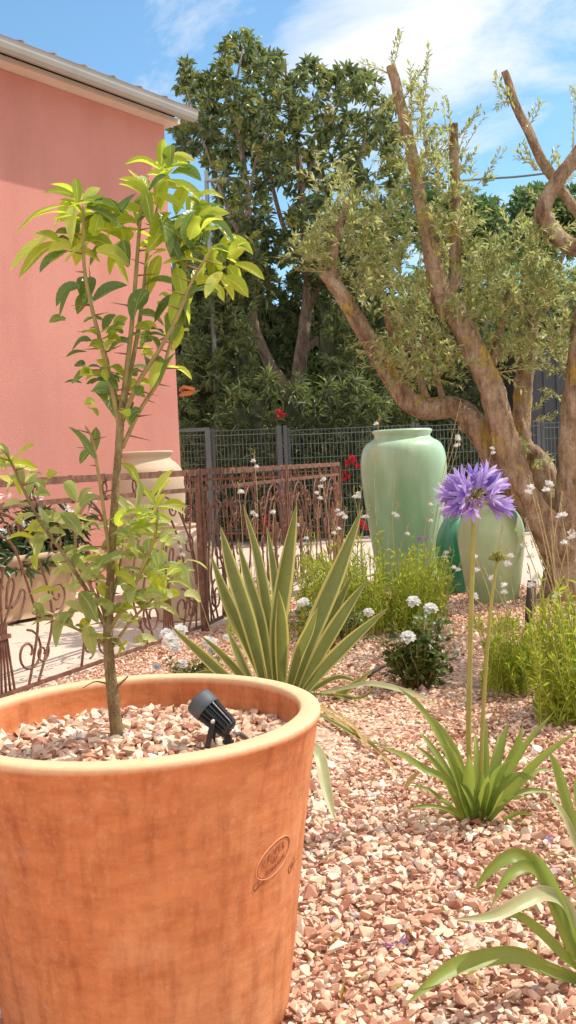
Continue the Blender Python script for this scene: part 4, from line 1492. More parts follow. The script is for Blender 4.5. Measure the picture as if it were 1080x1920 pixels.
CROWN = [(455, 66), (480, 72), (500, 105), (525, 100), (545, 140), (560, 112), (580, 105), (600, 130), (632, 128), (660, 125), (690, 140), (720, 165), (748, 200), (765, 270), (770, 360), (760, 460), (720, 540), (660, 575), (600, 560),
         (560, 520), (520, 560), (470, 580), (420, 560), (390, 520), (385, 460), (420, 400), (395, 370), (380, 300), (332, 285), (330, 235), (350, 200), (338, 150), (350, 118), (372, 128), (385, 160), (405, 135), (410, 90), (425, 62), (440, 80)]
pts = poly_points(CROWN, 1750, TY, 1.9)
keep = []
# clumpiness: sparse where a coarse random field is low
cl = rdir(60) * 0
cent = np.array([[v.x, v.z] for v in poly_points(CROWN, 95, TY, 0)])
pa = np.array([[v.x, v.z] for v in pts])
dm = np.min(np.linalg.norm(pa[:, None] - cent[None], axis=2), axis=1)
pts = [q for q, d_ in zip(pts, dm) if d_ < .24 or random.random() < .2]
# explicit clusters for the outline seen in the photo
for (px_, py_) in ((460, 68), (432, 75), (418, 92), (445, 105), (500, 110), (525, 108), (470, 120), (350, 125), (345, 145), (338, 165), (365, 150), (335, 245), (350, 255), (360, 275), (340, 290), (375, 250), (390, 300), (400, 200), (385, 230), (575, 120), (600, 135), (655, 130), (690, 150), (545, 150), (620, 150), (640, 140), (375, 165), (395, 150), (410, 170)):
    for j in range(3):
        pts.append(P(px_ + random.uniform(-7, 7), py_ + random.uniform(-6, 6), TY + random.uniform(-.5, .5)))
mb, mn = MB(), MB()
hi = [q for q in pts]
random.shuffle(hi)
k = int(len(hi) * .76)
rosettes(mb, hi[:k], 19, .175, .34, .05, tpl=L_OVAL)
rosettes(mn, hi[k:], 15, .16, .30, .8, tpl=L_OVAL)
mb.build('crown', M['magnolia_leaf'], tree)
mn.build('new_shoots', M['magnolia_new'], tree)

# ------------------------------------------------------------------ hedge behind the mesh fence


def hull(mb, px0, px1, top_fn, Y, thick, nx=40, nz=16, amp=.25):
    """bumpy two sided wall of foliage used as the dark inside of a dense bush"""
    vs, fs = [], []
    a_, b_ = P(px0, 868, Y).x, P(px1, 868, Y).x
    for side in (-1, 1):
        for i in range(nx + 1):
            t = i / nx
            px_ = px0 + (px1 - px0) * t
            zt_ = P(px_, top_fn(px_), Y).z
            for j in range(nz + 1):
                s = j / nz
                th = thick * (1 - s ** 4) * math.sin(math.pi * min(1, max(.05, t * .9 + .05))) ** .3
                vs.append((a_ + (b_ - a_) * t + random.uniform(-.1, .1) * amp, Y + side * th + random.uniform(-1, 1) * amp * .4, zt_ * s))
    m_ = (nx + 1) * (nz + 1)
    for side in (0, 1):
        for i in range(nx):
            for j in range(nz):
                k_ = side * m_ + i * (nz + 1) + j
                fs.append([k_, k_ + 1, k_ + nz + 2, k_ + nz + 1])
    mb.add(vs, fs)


def hedge(name, px0, px1, tops, Y, thick, n, nper, L, wd_, label, lm='hedge_leaf', core='hedge_core', cat='shrub', group='dense shrubs behind the mesh fence', deep=0.25):
    xs = [t[0] for t in tops]
    ys = [t[1] for t in tops]

    def tf(px_):
        return float(np.interp(px_, xs, ys)) + 12 * math.sin(px_ * .11) + 7 * math.sin(px_ * .31)
    base = Vector((P((px0 + px1) / 2, 868, Y).x, Y, 0))
    root = thing(name, base, label, cat, group)
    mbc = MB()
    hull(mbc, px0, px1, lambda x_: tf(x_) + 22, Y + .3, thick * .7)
    mbc.build('shade_hull', M[core], root)  # dark hull whose colour paints the shade between the leaves
    C = []
    for k in range(n):
        px_ = random.uniform(px0, px1)
        t_ = tf(px_)
        py_ = t_ + (1000 - t_) * random.random() ** 1.15
        yy = Y - thick * random.uniform(.3, 1.0) * (1 - .3 * random.random())
        C.append(P(px_, py_, yy))
    for k in range(n // 6):
        px_ = random.uniform(px0, px1)
        C.append(P(px_, tf(px_) + random.uniform(-14, 14), Y + random.uniform(-.4, .4)))
    m_ = MB()
    rosettes(m_, C, nper, L, wd_, .25)
    m_.build('leaves', M[lm], root)
    return root


hedge('dense_shrub', 325, 475, [(325, 530), (380, 500), (430, 520), (475, 540)], 17.4, .9, 420, 13, .17, .28, 'dark green shrub mass beside the corner of the pink house')
hedge('dense_shrub', 450, 640, [(450, 520), (520, 540), (580, 550), (640, 530)], 19.6, .9, 420, 13, .17, .28, 'shaded dark shrub behind the forked brown trunk')
hedge('dense_shrub', 610, 800, [(610, 560), (680, 540), (740, 530), (800, 540)], 17.6, .9, 460, 13, .16, .28, 'dark shrub above the tall green jar, left of the olive limb')
hedge('dense_shrub', 780, 960, [(780, 540), (860, 500), (960, 520)], 18.2, .9, 380, 13, .17, .28, 'dark shrub mass seen between the olive limbs')
hedge('dense_shrub', 930, 1190, [(930, 530), (1030, 510), (1110, 520), (1190, 540)], 18.8, .9, 420, 13, .17, .28, 'dark shrub mass above the slate shed at right')
hedge('oleander_bush', 400, 720, [(400, 790), (450, 745), (520, 720), (600, 745), (660, 720), (720, 760)], 15.9, .45, 330, 14, .20, .15, 'red flowered oleander pressed against the wire mesh fence', 'magnolia_leaf', group=None)

# far trees right


def far_tree(px, Y, clumps, label, bark_r=.18):
    base = Vector((P(px, 868, Y).x, Y, 0))
    root = thing('far_tree', base, label, 'tree', 'trees on the skyline')
    m_ = MB()
    mt = MB()
    top = P(px, min(c_[1] for c_ in clumps), Y)
    mt.tube([base, base + UP * top.z * .4, base + UP * top.z * .75], [bark_r, bark_r * .75, bark_r * .3], 8)
    for (cx_, cy_, rx, ry, n_) in clumps:
        c0 = P(cx_, cy_, Y)
        mt.tube([base + UP * top.z * .45, (base + UP * top.z * .5 + c0) / 2 + UP * .2, c0], [bark_r * .4, bark_r * .3, .03], 6)
        C = []
        for k in range(n_):
            v_ = Vector(rdir(1)[0]) * random.random() ** .4
            C.append(P(cx_ + v_.x * rx, cy_ + v_.z * ry, Y + v_.y * 1.2))
        rosettes(m_, C, 14, .22, .42, .3)
    mt.build('trunk', M['tree_bark'], root)
    m_.build('crown', M['far_leaf'], root)


far_tree(900, 26, [(870, 400, 60, 45, 130), (910, 420, 45, 50, 110), (840, 440, 60, 50, 120), (900, 480, 70, 45, 130), (800, 420, 50, 60, 110), (790, 360, 35, 40, 40)], 'leafy green tree on the skyline behind the middle of the olive')
far_tree(1005, 27, [(985, 400, 38, 45, 110), (1030, 385, 40, 35, 90), (990, 460, 45, 50, 130), (1050, 430, 50, 55, 130), (1090, 400, 40, 60, 90), (950, 470, 35, 45, 70), (1010, 365, 25, 18, 30)], 'leafy green tree on the skyline at the right edge')
far_tree(395, 24, [(390, 500, 60, 45, 130), (440, 460, 50, 45, 110), (365, 470, 30, 35, 50), (355, 520, 30, 40, 70)], 'small tree on the skyline just right of the house corner')

# red oleander flowers
ob_root = [o for o in bpy.data.objects if o.name == 'oleander_bush'][0]
for (px_, py_, Yf, n_) in ((527, 776, 15.3, 6), (655, 862, 14.85, 6), (650, 892, 14.85, 5), (668, 872, 14.85, 3), (497, 975, 14.8, 6), (500, 990, 14.8, 4), (682, 984, 14.7, 4), (478, 985, 14.8, 3)):
    mb = MB()
    for k in range(n_):
        c_ = np.array(P(px_ + random.uniform(-7, 7), py_ + random.uniform(-7, 7), Yf))
        d5 = np.stack([np.cos(np.arange(5) * 1.257), np.sin(np.arange(5) * 1.257), np.full(5, .35)], 1) @ rotmats(1, .9)[0].T
        put(mb, L_DIA, np.repeat(c_[None], 5, 0), d5, np.repeat([[0, 0, 1.]], 5, 0), .06, .055)
    mb.build('red_flower', M['red_petal'], ob_root)


# ------------------------------------------------------------------ olive tree
OY = 7.9
ob = Vector((P(1030, 1140, OY).x, OY, 0))
olive = thing('olive_tree', ob, 'old pruned olive tree with thick twisted limbs and silvery leaves at right', 'tree')


def limb(l, name='limb', n=9, sides=18, jit=.13):
    p_, r__ = pxline([(a_, b_, OY + c_, d_ * .89 * OY / F) for a_, b_, c_, d_ in l], n)
    MB().tube(p_, r__, sides, jit=jit).build(name, M['olive_bark'], olive)


# x, y (photo px), depth offset, radius in px
limb([(1078, 1165, 0, 54), (1072, 1110, 0, 46), (1056, 1050, 0, 40), (1030, 1000, -.05, 34), (998, 950, -.08, 29), (968, 890, -.1, 28), (947, 820, -.1, 27), (926, 745, -.08, 26), (900, 680, -.05, 25), (868, 615, 0, 25), (840, 570, 0, 25), (822, 540, 0, 24), (815, 500, 0, 19), (806, 465, 0, 17), (795, 410, 0, 14), (780, 330, 0, 13), (762, 240, 0, 11.5), (745, 170, 0, 10.5), (733, 124, 0, 10)], 'trunk', 9, 22)
limb([(835, 560, 0, 16), (851, 530, .05, 14), (853, 480, .08, 12), (855, 420, .1, 11), (853, 330, .1, 10), (851, 270, .1, 9.5), (850, 232, .1, 9)])
limb([(980, 940, .05, 22), (940, 880, .1, 26), (907, 822, .15, 28), (878, 780, .18, 26), (845, 764, .18, 23), (805, 765, .15, 25), (770, 755, .1, 23), (745, 725, .08, 20), (715, 680, .05, 18), (685, 625, 0, 17), (660, 585, 0, 17), (640, 550, 0, 16), (618, 522, 0, 15), (606, 510, 0, 11)])
limb([(622, 528, 0, 11), (624, 480, .02, 10), (632, 440, .04, 9), (645, 400, .05, 8), (652, 376, .05, 7.5)])
limb([(800, 755, .15, 10), (785, 700, .2, 8), (770, 650, .25, 7), (745, 640, .3, 7), (728, 600, .35, 8), (730, 570, .35, 7)], sides=10)
limb([(830, 750, .18, 7), (818, 700, .2, 6), (800, 650, .2, 6), (795, 625, .2, 5)], sides=9)
limb([(1050, 1140, .1, 50), (1062, 1060, .05, 40), (1066, 980, 0, 33), (1068, 900, -.05, 27), (1072, 820, -.08, 25), (1080, 730, -.1, 25), (1092, 620, -.1, 23), (1110, 520, -.1, 20), (1120, 470, -.1, 18)])
limb([(1058, 1060, .15, 30), (1040, 960, .3, 22), (1010, 890, .4, 22), (982, 830, .45, 20), (978, 770, .5, 20), (985, 700, .5, 20), (990, 640, .5, 19), (1000, 600, .5, 17), (1025, 560, .5, 12), (1030, 500, .5, 9)])
limb([(1050, 1010, .2, 26), (1042, 930, .35, 20), (1018, 870, .4, 19), (985, 845, .4, 20), (965, 850, .4, 14)])
limb([(920, 690, .0, 12), (935, 640, .15, 10), (945, 590, .2, 8), (960, 520, .25, 6)], sides=9)
# upper right limbs that swing back into the frame
limb([(1120, 480, -.1, 19), (1090, 468, -.1, 18), (1055, 452, -.1, 17), (1030, 425, -.1, 18), (1018, 395, -.1, 17), (1030, 365, -.1, 15), (1055, 325, -.1, 15), (1085, 285, -.1, 13), (1110, 240, -.1, 11)])
limb([(1105, 430, .05, 11), (1080, 395, .05, 11), (1050, 352, .05, 10.5), (1020, 308, .05, 10.5), (995, 255, .05, 9.5), (970, 205, .05, 9), (955, 160, .05, 8), (946, 134, .05, 7)])

q = G(994, 1186)
stk = MB().tube([q + Vector((-.01, 0, -.02)), q + Vector((.01, .02, .16)), q + Vector((.035, .05, .34))], [.030, .034, .030], 10, jit=.08).build('stake', M['pipe'], None, True, q)
tag(stk, 'short dark leaning stub of wood at the foot of the olive tree', 'stake')
SH_T, SH_D, SH_N, SH_L = [], [], [], []
mtw = MB()


def shoot(base, tip, nleaf=16, L=.064, bend=.05):
    base, tip = Vector(base), Vector(tip)
    mid_ = (base + tip) / 2 + Vector((random.uniform(-bend, bend), random.uniform(-bend, bend), random.uniform(0, bend)))
    q = [Vector(v) for v in cr([tuple(base), tuple(mid_), tuple(tip)], 5)]
    mtw.tube(q, [.004 - .003 * i / (len(q) - 1) for i in range(len(q))], 4)
    for k in range(nleaf):
        t = (k + random.random()) / nleaf
        f_ = min(len(q) - 2, int(t * (len(q) - 1)))
        pos = q[f_].lerp(q[f_ + 1], t * (len(q) - 1) - f_)
        tan = (q[f_ + 1] - q[f_]).normalized()
        side = Vector(rdir(1)[0])
        side = (side - tan * side.dot(tan)).normalized()
        SH_T.append(pos)
        SH_D.append(side * .8 + tan * .9)
        SH_N.append(Vector((random.uniform(-.6, .6), random.uniform(-.6, .3), 1)))
        SH_L.append(L * random.uniform(.7, 1.2))


def opx(px_, py_, dy):
    return P(px_, py_, OY + dy)


CL = [(640, 430, 62, 80, 50), (585, 475, 42, 38, 24), (690, 500, 48, 55, 34), (795, 330, 55, 85, 40), (775, 225, 34, 60, 16), (850, 440, 70, 70, 60), (940, 560, 85, 80, 90), (1030, 560, 65, 110, 80), (780, 600, 62, 70, 60),
      (830, 685, 55, 45, 45), (965, 670, 65, 40, 34), (720, 430, 40, 60, 26), (1000, 470, 60, 55, 34), (740, 520, 45, 45, 30), (720, 690, 30, 40, 12), (900, 500, 50, 50, 36), (760, 690, 40, 50, 26), (1050, 650, 40, 60, 34),
      (850, 330, 45, 60, 22), (870, 600, 45, 50, 26), (680, 560, 40, 40, 14), (620, 340, 25, 35, 10)]
for (cx_, cy_, rx, ry, n_) in CL:
    for k in range(int(n_ * .95)):
        v_ = Vector(rdir(1)[0]) * random.random() ** .45
        a_ = opx(cx_ + v_.x * rx, cy_ + v_.z * ry, v_.y * .55 + .1)
        d_ = Vector((random.uniform(-.7, .7), random.uniform(-.6, .6), random.uniform(-.15, 1))).normalized()
        shoot(a_, a_ + d_ * random.uniform(.12, .26), random.randint(12, 20))
limb([(1115, 560, -.1, 20), (1180, 470, -.5, 17), (1260, 400, -1.0, 13), (1330, 350, -1.6, 9), (1380, 330, -2.2, 6)])
for (cx_, cy_, rx, ry, dyc, n_) in ((1210, 420, 80, 90, -.8, 40), (1290, 400, 90, 90, -1.3, 50), (1350, 360, 90, 90, -1.8, 50), (1260, 300, 90, 70, -1.4, 40), (1420, 340, 80, 80, -2.2, 40)):
    for k in range(n_):
        v_ = Vector(rdir(1)[0]) * random.random() ** .45
        a_ = opx(cx_ + v_.x * rx, cy_ + v_.z * ry, dyc + v_.y * .6)
        d_ = Vector((random.uniform(-.7, .7), random.uniform(-.6, .6), random.uniform(-.15, 1))).normalized()
        shoot(a_, a_ + d_ * random.uniform(.15, .3), 16)
for (a_, b_, n_) in (((735, 130), (753, 48), 24), ((735, 140), (676, 108), 16), ((790, 250), (806, 75), 40), ((768, 250), (772, 118), 26), ((800, 300), (778, 130), 26), ((845, 260), (832, 175), 26), ((855, 260), (905, 200), 24), ((860, 300), (905, 205), 16),
                     ((950, 200), (932, 130), 26), ((962, 205), (945, 165), 22), ((955, 190), (935, 200), 12), ((1010, 320), (962, 285), 20), ((1005, 320), (978, 262), 20), ((1030, 320), (1045, 275), 12), ((1075, 300), (1078, 170), 16), ((900, 345), (945, 280), 22), ((905, 350), (920, 320), 16),
                     ((850, 250), (825, 240), 14), ((648, 380), (645, 305), 20), ((655, 380), (680, 335), 16), ((985, 860), (975, 820), 18), ((1000, 880), (1030, 850), 20), ((995, 850), (960, 812), 16), ((1060, 950), (1040, 920), 10), ((1000, 790), (1045, 770), 18), ((1000, 770), (1030, 730), 18),
                     ((1010, 730), (1055, 745), 14), ((905, 690), (985, 726), 14), ((930, 700), (1060, 690), 16), ((700, 640), (650, 640), 10), ((750, 300), (700, 300), 14), ((740, 170), (715, 200), 14), ((760, 230), (790, 190), 16), ((610, 510), (545, 495), 16), ((620, 510), (560, 450), 20), ((600, 505), (575, 420), 18), ((1068, 160), (1090, 200), 16), ((1025, 400), (985, 350), 16), ((1040, 440), (1075, 420), 16), ((1050, 350), (1080, 330), 14), ((1020, 380), (1000, 430), 16), ((985, 240), (1010, 190), 12), ((1060, 330), (1040, 290), 14), ((780, 330), (815, 250), 18), ((855, 330), (890, 270), 18), ((770, 290), (740, 230), 16), ((750, 200), (775, 150), 16)):
    for j in range(2):
        dy = random.uniform(-.12, .15)
        shoot(opx(a_[0] + random.uniform(-4, 4), a_[1], dy), opx(b_[0] + random.uniform(-7, 7), b_[1] + random.uniform(-4, 14), dy + random.uniform(-.08, .08)), n_, .05, .02)
mtw.build('twigs', M['thin_stem'], olive)
mb = MB()
put(mb, L_DIA, SH_T, SH_D, SH_N, SH_L, np.array(SH_L) * .36)
mb.build('foliage', M['olive_leaf'], olive)

# ------------------------------------------------------------------ sword leaved plant (variegated)
YB = G(540, 1305)
yuc = thing('sword_leaf_plant', YB, 'spiky plant with upright yellow edged sword leaves behind the terracotta pot', 'plant')
YY = YB.y
leaves = [
    ([(505, 1300), (470, 1220), (425, 1125), (393, 1035)], 31, .1), ([(500, 1300), (470, 1180), (435, 1070), (412, 984)], 33, .0), ([(508, 1300), (490, 1180), (465, 1090), (445, 1012)], 27, .12),
    ([(515, 1300), (506, 1180), (485, 1050), (455, 943)], 24, .2), ([(520, 1300), (520, 1180), (538, 1050), (557, 940)], 38, -.05), ([(548, 1300), (585, 1190), (635, 1070), (681, 948)], 40, .05),
    ([(565, 1305), (610, 1250), (665, 1195), (730, 1138)], 28, -.15), ([(560, 1305), (600, 1225), (645, 1150), (690, 1085)], 30, -.05), ([(552, 1300), (590, 1220), (630, 1140), (662, 1075)], 26, .12),
    ([(540, 1300), (560, 1230), (582, 1180), (596, 1138)], 26, -.2), ([(575, 1310), (620, 1310), (660, 1285), (706, 1250)], 16, -.25), ([(480, 1310), (430, 1275), (370, 1220), (318, 1172)], 22, -.2),
    ([(528, 1300), (528, 1230), (526, 1160), (522, 1105)], 30, -.2), ([(490, 1310), (455, 1270), (415, 1225), (375, 1190)], 18, -.1),
    ([(488, 1310), (460, 1260), (440, 1215), (425, 1180)], 20, .1), ([(570, 1310), (600, 1285), (640, 1270), (690, 1290)], 12, -.1),
    ([(525, 1300), (520, 1150), (512, 1060), (500, 985)], 20, .28), ([(480, 1315), (440, 1285), (395, 1262), (350, 1268)], 16, .0),
]
for i, (l, w_, dy) in enumerate(leaves):
    n_ = len(l)
    pts3 = [P(a_, b_, YY + dy * (k_ / (n_ - 1)) + random.uniform(-.01, .01)) for k_, (a_, b_) in enumerate(l)]
    pts3[0].z = max(pts3[0].z, -.02)
    fc = Vector((random.uniform(-.35, .35), -1, .25 + random.uniform(0, .3)))
    mb = MB()
    blade(mb, pts3, w_ * YY / F * .95, fc, 7, .22, 'sword', random.uniform(-.25, .25))
    mb.build('leaf', M['sword_leaf'], yuc)
for l, w_, y0, y1, mm in (([(605, 1340), (650, 1290), (700, 1283), (770, 1300), (832, 1338)], 13, YY - .1, YY - .5, 'strap_leaf_pale'), ([(575, 1390), (598, 1415), (612, 1480), (630, 1565)], 20, 3.5, 3.2, 'strap_leaf_pale'),
                          ([(590, 1330), (640, 1380), (700, 1425), (748, 1480)], 8, YY - .3, 3.7, 'dry_leaf'), ([(590, 1320), (640, 1345), (670, 1370), (690, 1420)], 6, YY - .3, 4.0, 'dry_leaf'), ([(595, 1375), (640, 1390), (690, 1412), (740, 1400)], 9, YY - .5, 3.9, 'sword_leaf'),
                          ([(580, 1310), (630, 1330), (680, 1310), (720, 1270)], 8, YY - .1, YY - .3, 'sword_leaf')):
    n_ = len(l)
    pts3 = [P(a_, b_, y0 + (y1 - y0) * k_ / (n_ - 1)) for k_, (a_, b_) in enumerate(l)]
    for v_ in pts3:
        v_.z = max(v_.z, .03)
    mb = MB()
    blade(mb, pts3, w_ * y0 / F, Vector((.1, -.6, .8)), 7, .15, 'strap')
    o = mb.build('drooping_leaf', M[mm], yuc)
    o['label'] = 'pale or dry leaf drooping over the gravel'

# ------------------------------------------------------------------ agapanthus


def agap(base, leafs, label, cat='plant', cls='agapanthus', group='agapanthus clumps'):
    root = thing(cls, base, label, cat, group)
    for (l, w_, dy, mm) in leafs:
        n_ = len(l)
        pts3 = [P(a_, b_, base.y + dy * k_ / (n_ - 1)) for k_, (a_, b_) in enumerate(l)]
        for k_, v_ in enumerate(pts3):
            v_.z = max(v_.z, .01 if k_ == 0 else .028)
        mb = MB()
        blade(mb, pts3, w_ * .96 * base.y / F, Vector((random.uniform(-.3, .3), -.8, .6 + random.uniform(0, .4))), 7, .20, 'strap', random.uniform(-.3, .3))
        mb.build('leaf', M[mm], root)
    return root


AB = G(893, 1555)
S_, PL_, DR_ = 'strap_leaf', 'strap_leaf_pale', 'dry_leaf'
ag1 = agap(AB, [
    ([(880, 1545), (858, 1465), (825, 1385), (785, 1325), (742, 1285)], 17, -.05, S_), ([(878, 1550), (840, 1470), (790, 1440), (750, 1415), (703, 1398)], 16, -.12, S_), ([(876, 1540), (845, 1460), (812, 1405), (782, 1368)], 13, .1, S_),
    ([(880, 1545), (850, 1480), (810, 1425), (776, 1395)], 12, .05, S_), ([(884, 1540), (865, 1440), (840, 1385), (808, 1340)], 14, .15, S_), ([(893, 1540), (908, 1450), (908, 1390), (907, 1332)], 17, .1, S_),
    ([(900, 1540), (925, 1460), (940, 1400), (953, 1350)], 16, .12, S_), ([(903, 1540), (935, 1470), (965, 1410), (981, 1358)], 19, .0, S_), ([(905, 1545), (945, 1470), (985, 1400), (1043, 1330)], 15, -.08, S_),
    ([(905, 1548), (950, 1490), (1010, 1425), (1088, 1366)], 15, -.12, S_), ([(908, 1550), (930, 1490), (970, 1456), (1010, 1466)], 17, -.1, S_), ([(908, 1550), (945, 1500), (990, 1483), (1045, 1484)], 13, .1, S_),
    ([(880, 1555), (850, 1525), (810, 1512), (752, 1516)], 9, -.05, S_), ([(905, 1555), (950, 1562), (985, 1552), (1018, 1548)], 9, -.05, PL_), ([(760, 1478), (770, 1462), (788, 1444)], 9, -.02, DR_),
    ([(885, 1545), (880, 1490), (880, 1450), (879, 1412)], 22, -.1, S_), ([(900, 1548), (905, 1510), (912, 1480), (916, 1452)], 20, -.12, S_), ([(895, 1548), (900, 1500), (903, 1470), (904, 1442)], 16, -.05, S_),
    ([(875, 1552), (855, 1505), (835, 1470), (815, 1452)], 13, -.15, S_), ([(910, 1552), (930, 1525), (955, 1500), (985, 1492)], 12, -.15, S_), ([(885, 1550), (868, 1500), (850, 1450), (842, 1420)], 14, .1, S_), ([(905, 1550), (920, 1500), (940, 1465), (955, 1440)], 14, .1, S_),
    ([(890, 1550), (885, 1520), (872, 1490), (862, 1470)], 14, -.18, S_), ([(898, 1552), (920, 1530), (935, 1505), (945, 1480)], 13, -.2, S_),
    ([(885, 1548), (860, 1490), (828, 1430), (800, 1400)], 10, .12, S_), ([(898, 1550), (915, 1470), (930, 1410), (938, 1372)], 11, .16, S_), ([(906, 1550), (950, 1500), (1000, 1450), (1040, 1440)], 9, .12, S_),
    ([(880, 1552), (840, 1510), (800, 1480), (762, 1472)], 9, .08, S_), ([(890, 1548), (893, 1470), (893, 1410), (890, 1370)], 12, .18, S_), ([(905, 1552), (940, 1540), (975, 1525), (1005, 1530)], 9, -.1, S_), ([(886, 1552), (862, 1530), (838, 1505), (822, 1500)], 9, -.2, S_),
    ([(896, 1550), (912, 1500), (930, 1450), (965, 1420)], 12, -.15, S_), ([(888, 1550), (872, 1480), (852, 1420), (830, 1390)], 12, -.1, S_),
], 'agapanthus clump with two tall stalks, one with a violet flower head')


def stalk(root, l, r0, r1, y0):
    p_, _ = pxline([(a_, b_, y0, 1) for a_, b_ in l], 6)
    n_ = len(p_)
    return MB().tube(p_, [r0 + (r1 - r0) * i / (n_ - 1) for i in range(n_)], 8).build('flower_stalk', M['stalk'], root), p_[-1]


st1, tip1 = stalk(ag1, [(890, 1545), (879, 1400), (881, 1250), (884, 1120), (889, 948)], .0092, .0075, AB.y + .03)
st2, tip2 = stalk(ag1, [(900, 1545), (904, 1380), (912, 1240), (922, 1120), (933, 1052)], .0072, .005, AB.y - .02)


def floret(mb, base, d, L, open_=.5):
    """funnel of six petals"""
    d = Vector(d).normalized()
    a_ = d.orthogonal().normalized()
    b_ = d.cross(a_)
    ph = random.random() * 6
    for k in range(6):
        t = ph + k * math.pi / 3
        o_ = a_ * math.cos(t) + b_ * math.sin(t)
        p0 = base + o_ * .002
        p1 = base + d * L * .5 + o_ * L * .10
        p2 = base + d * L * .82 + o_ * L * (.16 + open_ * .14)
        p3 = base + d * L + o_ * L * (.2 + open_ * .36)
        blade(mb, [p0, p1, p2, p3], L * .19, o_, 3, .2, 'leaf')


flw, ped, dryf = MB(), MB(), MB()
hc = Vector(tip1) + Vector((0, 0, .022))
MB().tube([tip1 - Vector((0, 0, .01)), tip1 + Vector((0, 0, .012)), hc], [.0076, .0085, .005], 8).build('umbel_base', M['stalk'], st1)
for k in range(58):
    t = random.uniform(0, 2 * math.pi)
    el = R(random.choice([random.uniform(-10, 20), random.uniform(5, 40), random.uniform(25, 62), random.uniform(15, 55), random.uniform(-34, 0), random.uniform(-20, 5)]))
    d = Vector((math.cos(t) * math.cos(el), math.sin(t) * math.cos(el), math.sin(el)))
    # the near side of the head has gaps where spent pedicels show
    if d.y < -.45 and abs(d.x) < .5 and el < R(35):
        if random.random() < .85:
            q = hc + d * random.uniform(.04, .07)
            ped.tube([hc, hc + d * .03, q], [.0013, .0012, .001], 4)
            wilt = MB()
            floret(wilt, q, d + Vector((0, 0, -.4)), .03, .05)
            wilt.build('wilted_floret', M['mauve_petal'], st1)
            continue
    pl_ = random.uniform(.045, .072) * (1.0 if el < R(35) else .8)
    q = hc + d * pl_ + Vector((0, 0, .004))
    ped.tube([hc, hc + d * pl_ * .5 + Vector((0, 0, .006)), q], [.0014, .0012, .0012], 4)
    dd_ = d + Vector((0, 0, -.18 if el < 0 else .02))
    floret(flw, q, dd_, random.uniform(.056, .074), random.uniform(.1, 1.1))
fh = flw.build('flower_head', M['purple_petal'], st1)
ped.build('pedicels', M['stalk'], st1)
# bud head on the second stalk
bud = MB()
for k in range(46):
    t = random.uniform(0, 2 * math.pi)
    el = R(random.uniform(10, 88))
    d = Vector((math.cos(t) * math.cos(el), math.sin(t) * math.cos(el), math.sin(el)))
    L = random.uniform(.024, .034)
    p0 = tip2 + d * .004
    bud.tube([p0, p0 + d * L * .55, p0 + d * L * .85, p0 + d * L], [.0012, .0016, .0026, .0006], 5)
bud.build('bud_head', M['bud'], st2)

AB2 = G(1105, 1850)
agap(AB2, [
    ([(1090, 1800), (1055, 1720), (1015, 1640), (968, 1604), (920, 1630), (884, 1677)], 26, -.1, S_), ([(1085, 1800), (1045, 1700), (1000, 1630), (955, 1640), (917, 1706)], 24, -.15, S_),
    ([(1095, 1790), (1062, 1700), (1020, 1676), (980, 1690), (920, 1718), (838, 1724)], 27, -.2, PL_), ([(1095, 1850), (1030, 1820), (960, 1792), (865, 1808), (810, 1840), (758, 1888)], 30, -.25, S_),
    ([(1095, 1820), (1065, 1800), (1015, 1750), (970, 1718), (935, 1722)], 20, -.12, S_), ([(1095, 1810), (1070, 1770), (1040, 1690), (1015, 1630), (997, 1594)], 32, -.1, S_),
    ([(1100, 1820), (1110, 1740), (1100, 1690), (1068, 1634)], 26, -.05, S_), ([(1110, 1840), (1150, 1760), (1190, 1700), (1230, 1690)], 28, .0, S_), ([(1110, 1850), (1140, 1810), (1190, 1790), (1240, 1830)], 28, -.1, S_), ([(1100, 1810), (1080, 1740), (1050, 1690), (1010, 1675)], 24, .12, S_), ([(1105, 1810), (1120, 1700), (1140, 1620), (1150, 1560)], 28, .1, S_),
], 'nearest agapanthus clump of broad arching leaves, cut off at the lower right corner')
AB3 = G(1128, 1650)
agap(AB3, [
    ([(1115, 1650), (1085, 1590), (1062, 1510), (1042, 1440), (1026, 1403)], 22, .0, S_), ([(1112, 1650), (1085, 1600), (1055, 1530), (1018, 1478)], 20, -.05, PL_), ([(1120, 1650), (1130, 1560), (1140, 1480), (1160, 1420)], 22, .05, S_), ([(1120, 1650), (1150, 1590), (1190, 1560), (1230, 1570)], 22, -.05, S_),
    ([(1115, 1650), (1100, 1560), (1085, 1490), (1082, 1440)], 20, .1, S_),
], 'agapanthus clump with upright blades at the right edge, behind the nearest one')

# fallen florets on the gravel
for i, (px_, py_) in enumerate(((780, 1612), (1012, 1578), (658, 1556), (684, 1716), (617, 1745), (652, 1668), (706, 1490), (745, 1775))):
    q = G(px_, py_, .035)
    mb = MB()
    for j in range(2):
        floret(mb, q + Vector((random.uniform(-.008, .008), random.uniform(-.008, .008), 0)), Vector((random.uniform(-1, 1), random.uniform(-1, 1), .15)), .036, .5)
    where = ('just below the clump of tall stalks', 'right of the tall stalks clump by the dry leaf', 'below the drooping pale leaf by the pot', 'right of the pot stamp', 'lowest, beside the pot', 'in the middle of the gravel by the pot', 'left of the agapanthus leaves', 'near the lowest arching leaf')[i]
    o = mb.build('fallen_flower', M['mauve_petal' if i % 3 else 'white_petal'], None, True, q)
    tag(o, 'withered fallen floret on gravel, ' + where, 'flower', 'fallen flowers on the gravel')

# ------------------------------------------------------------------ feathery gaura bushes with white flowers


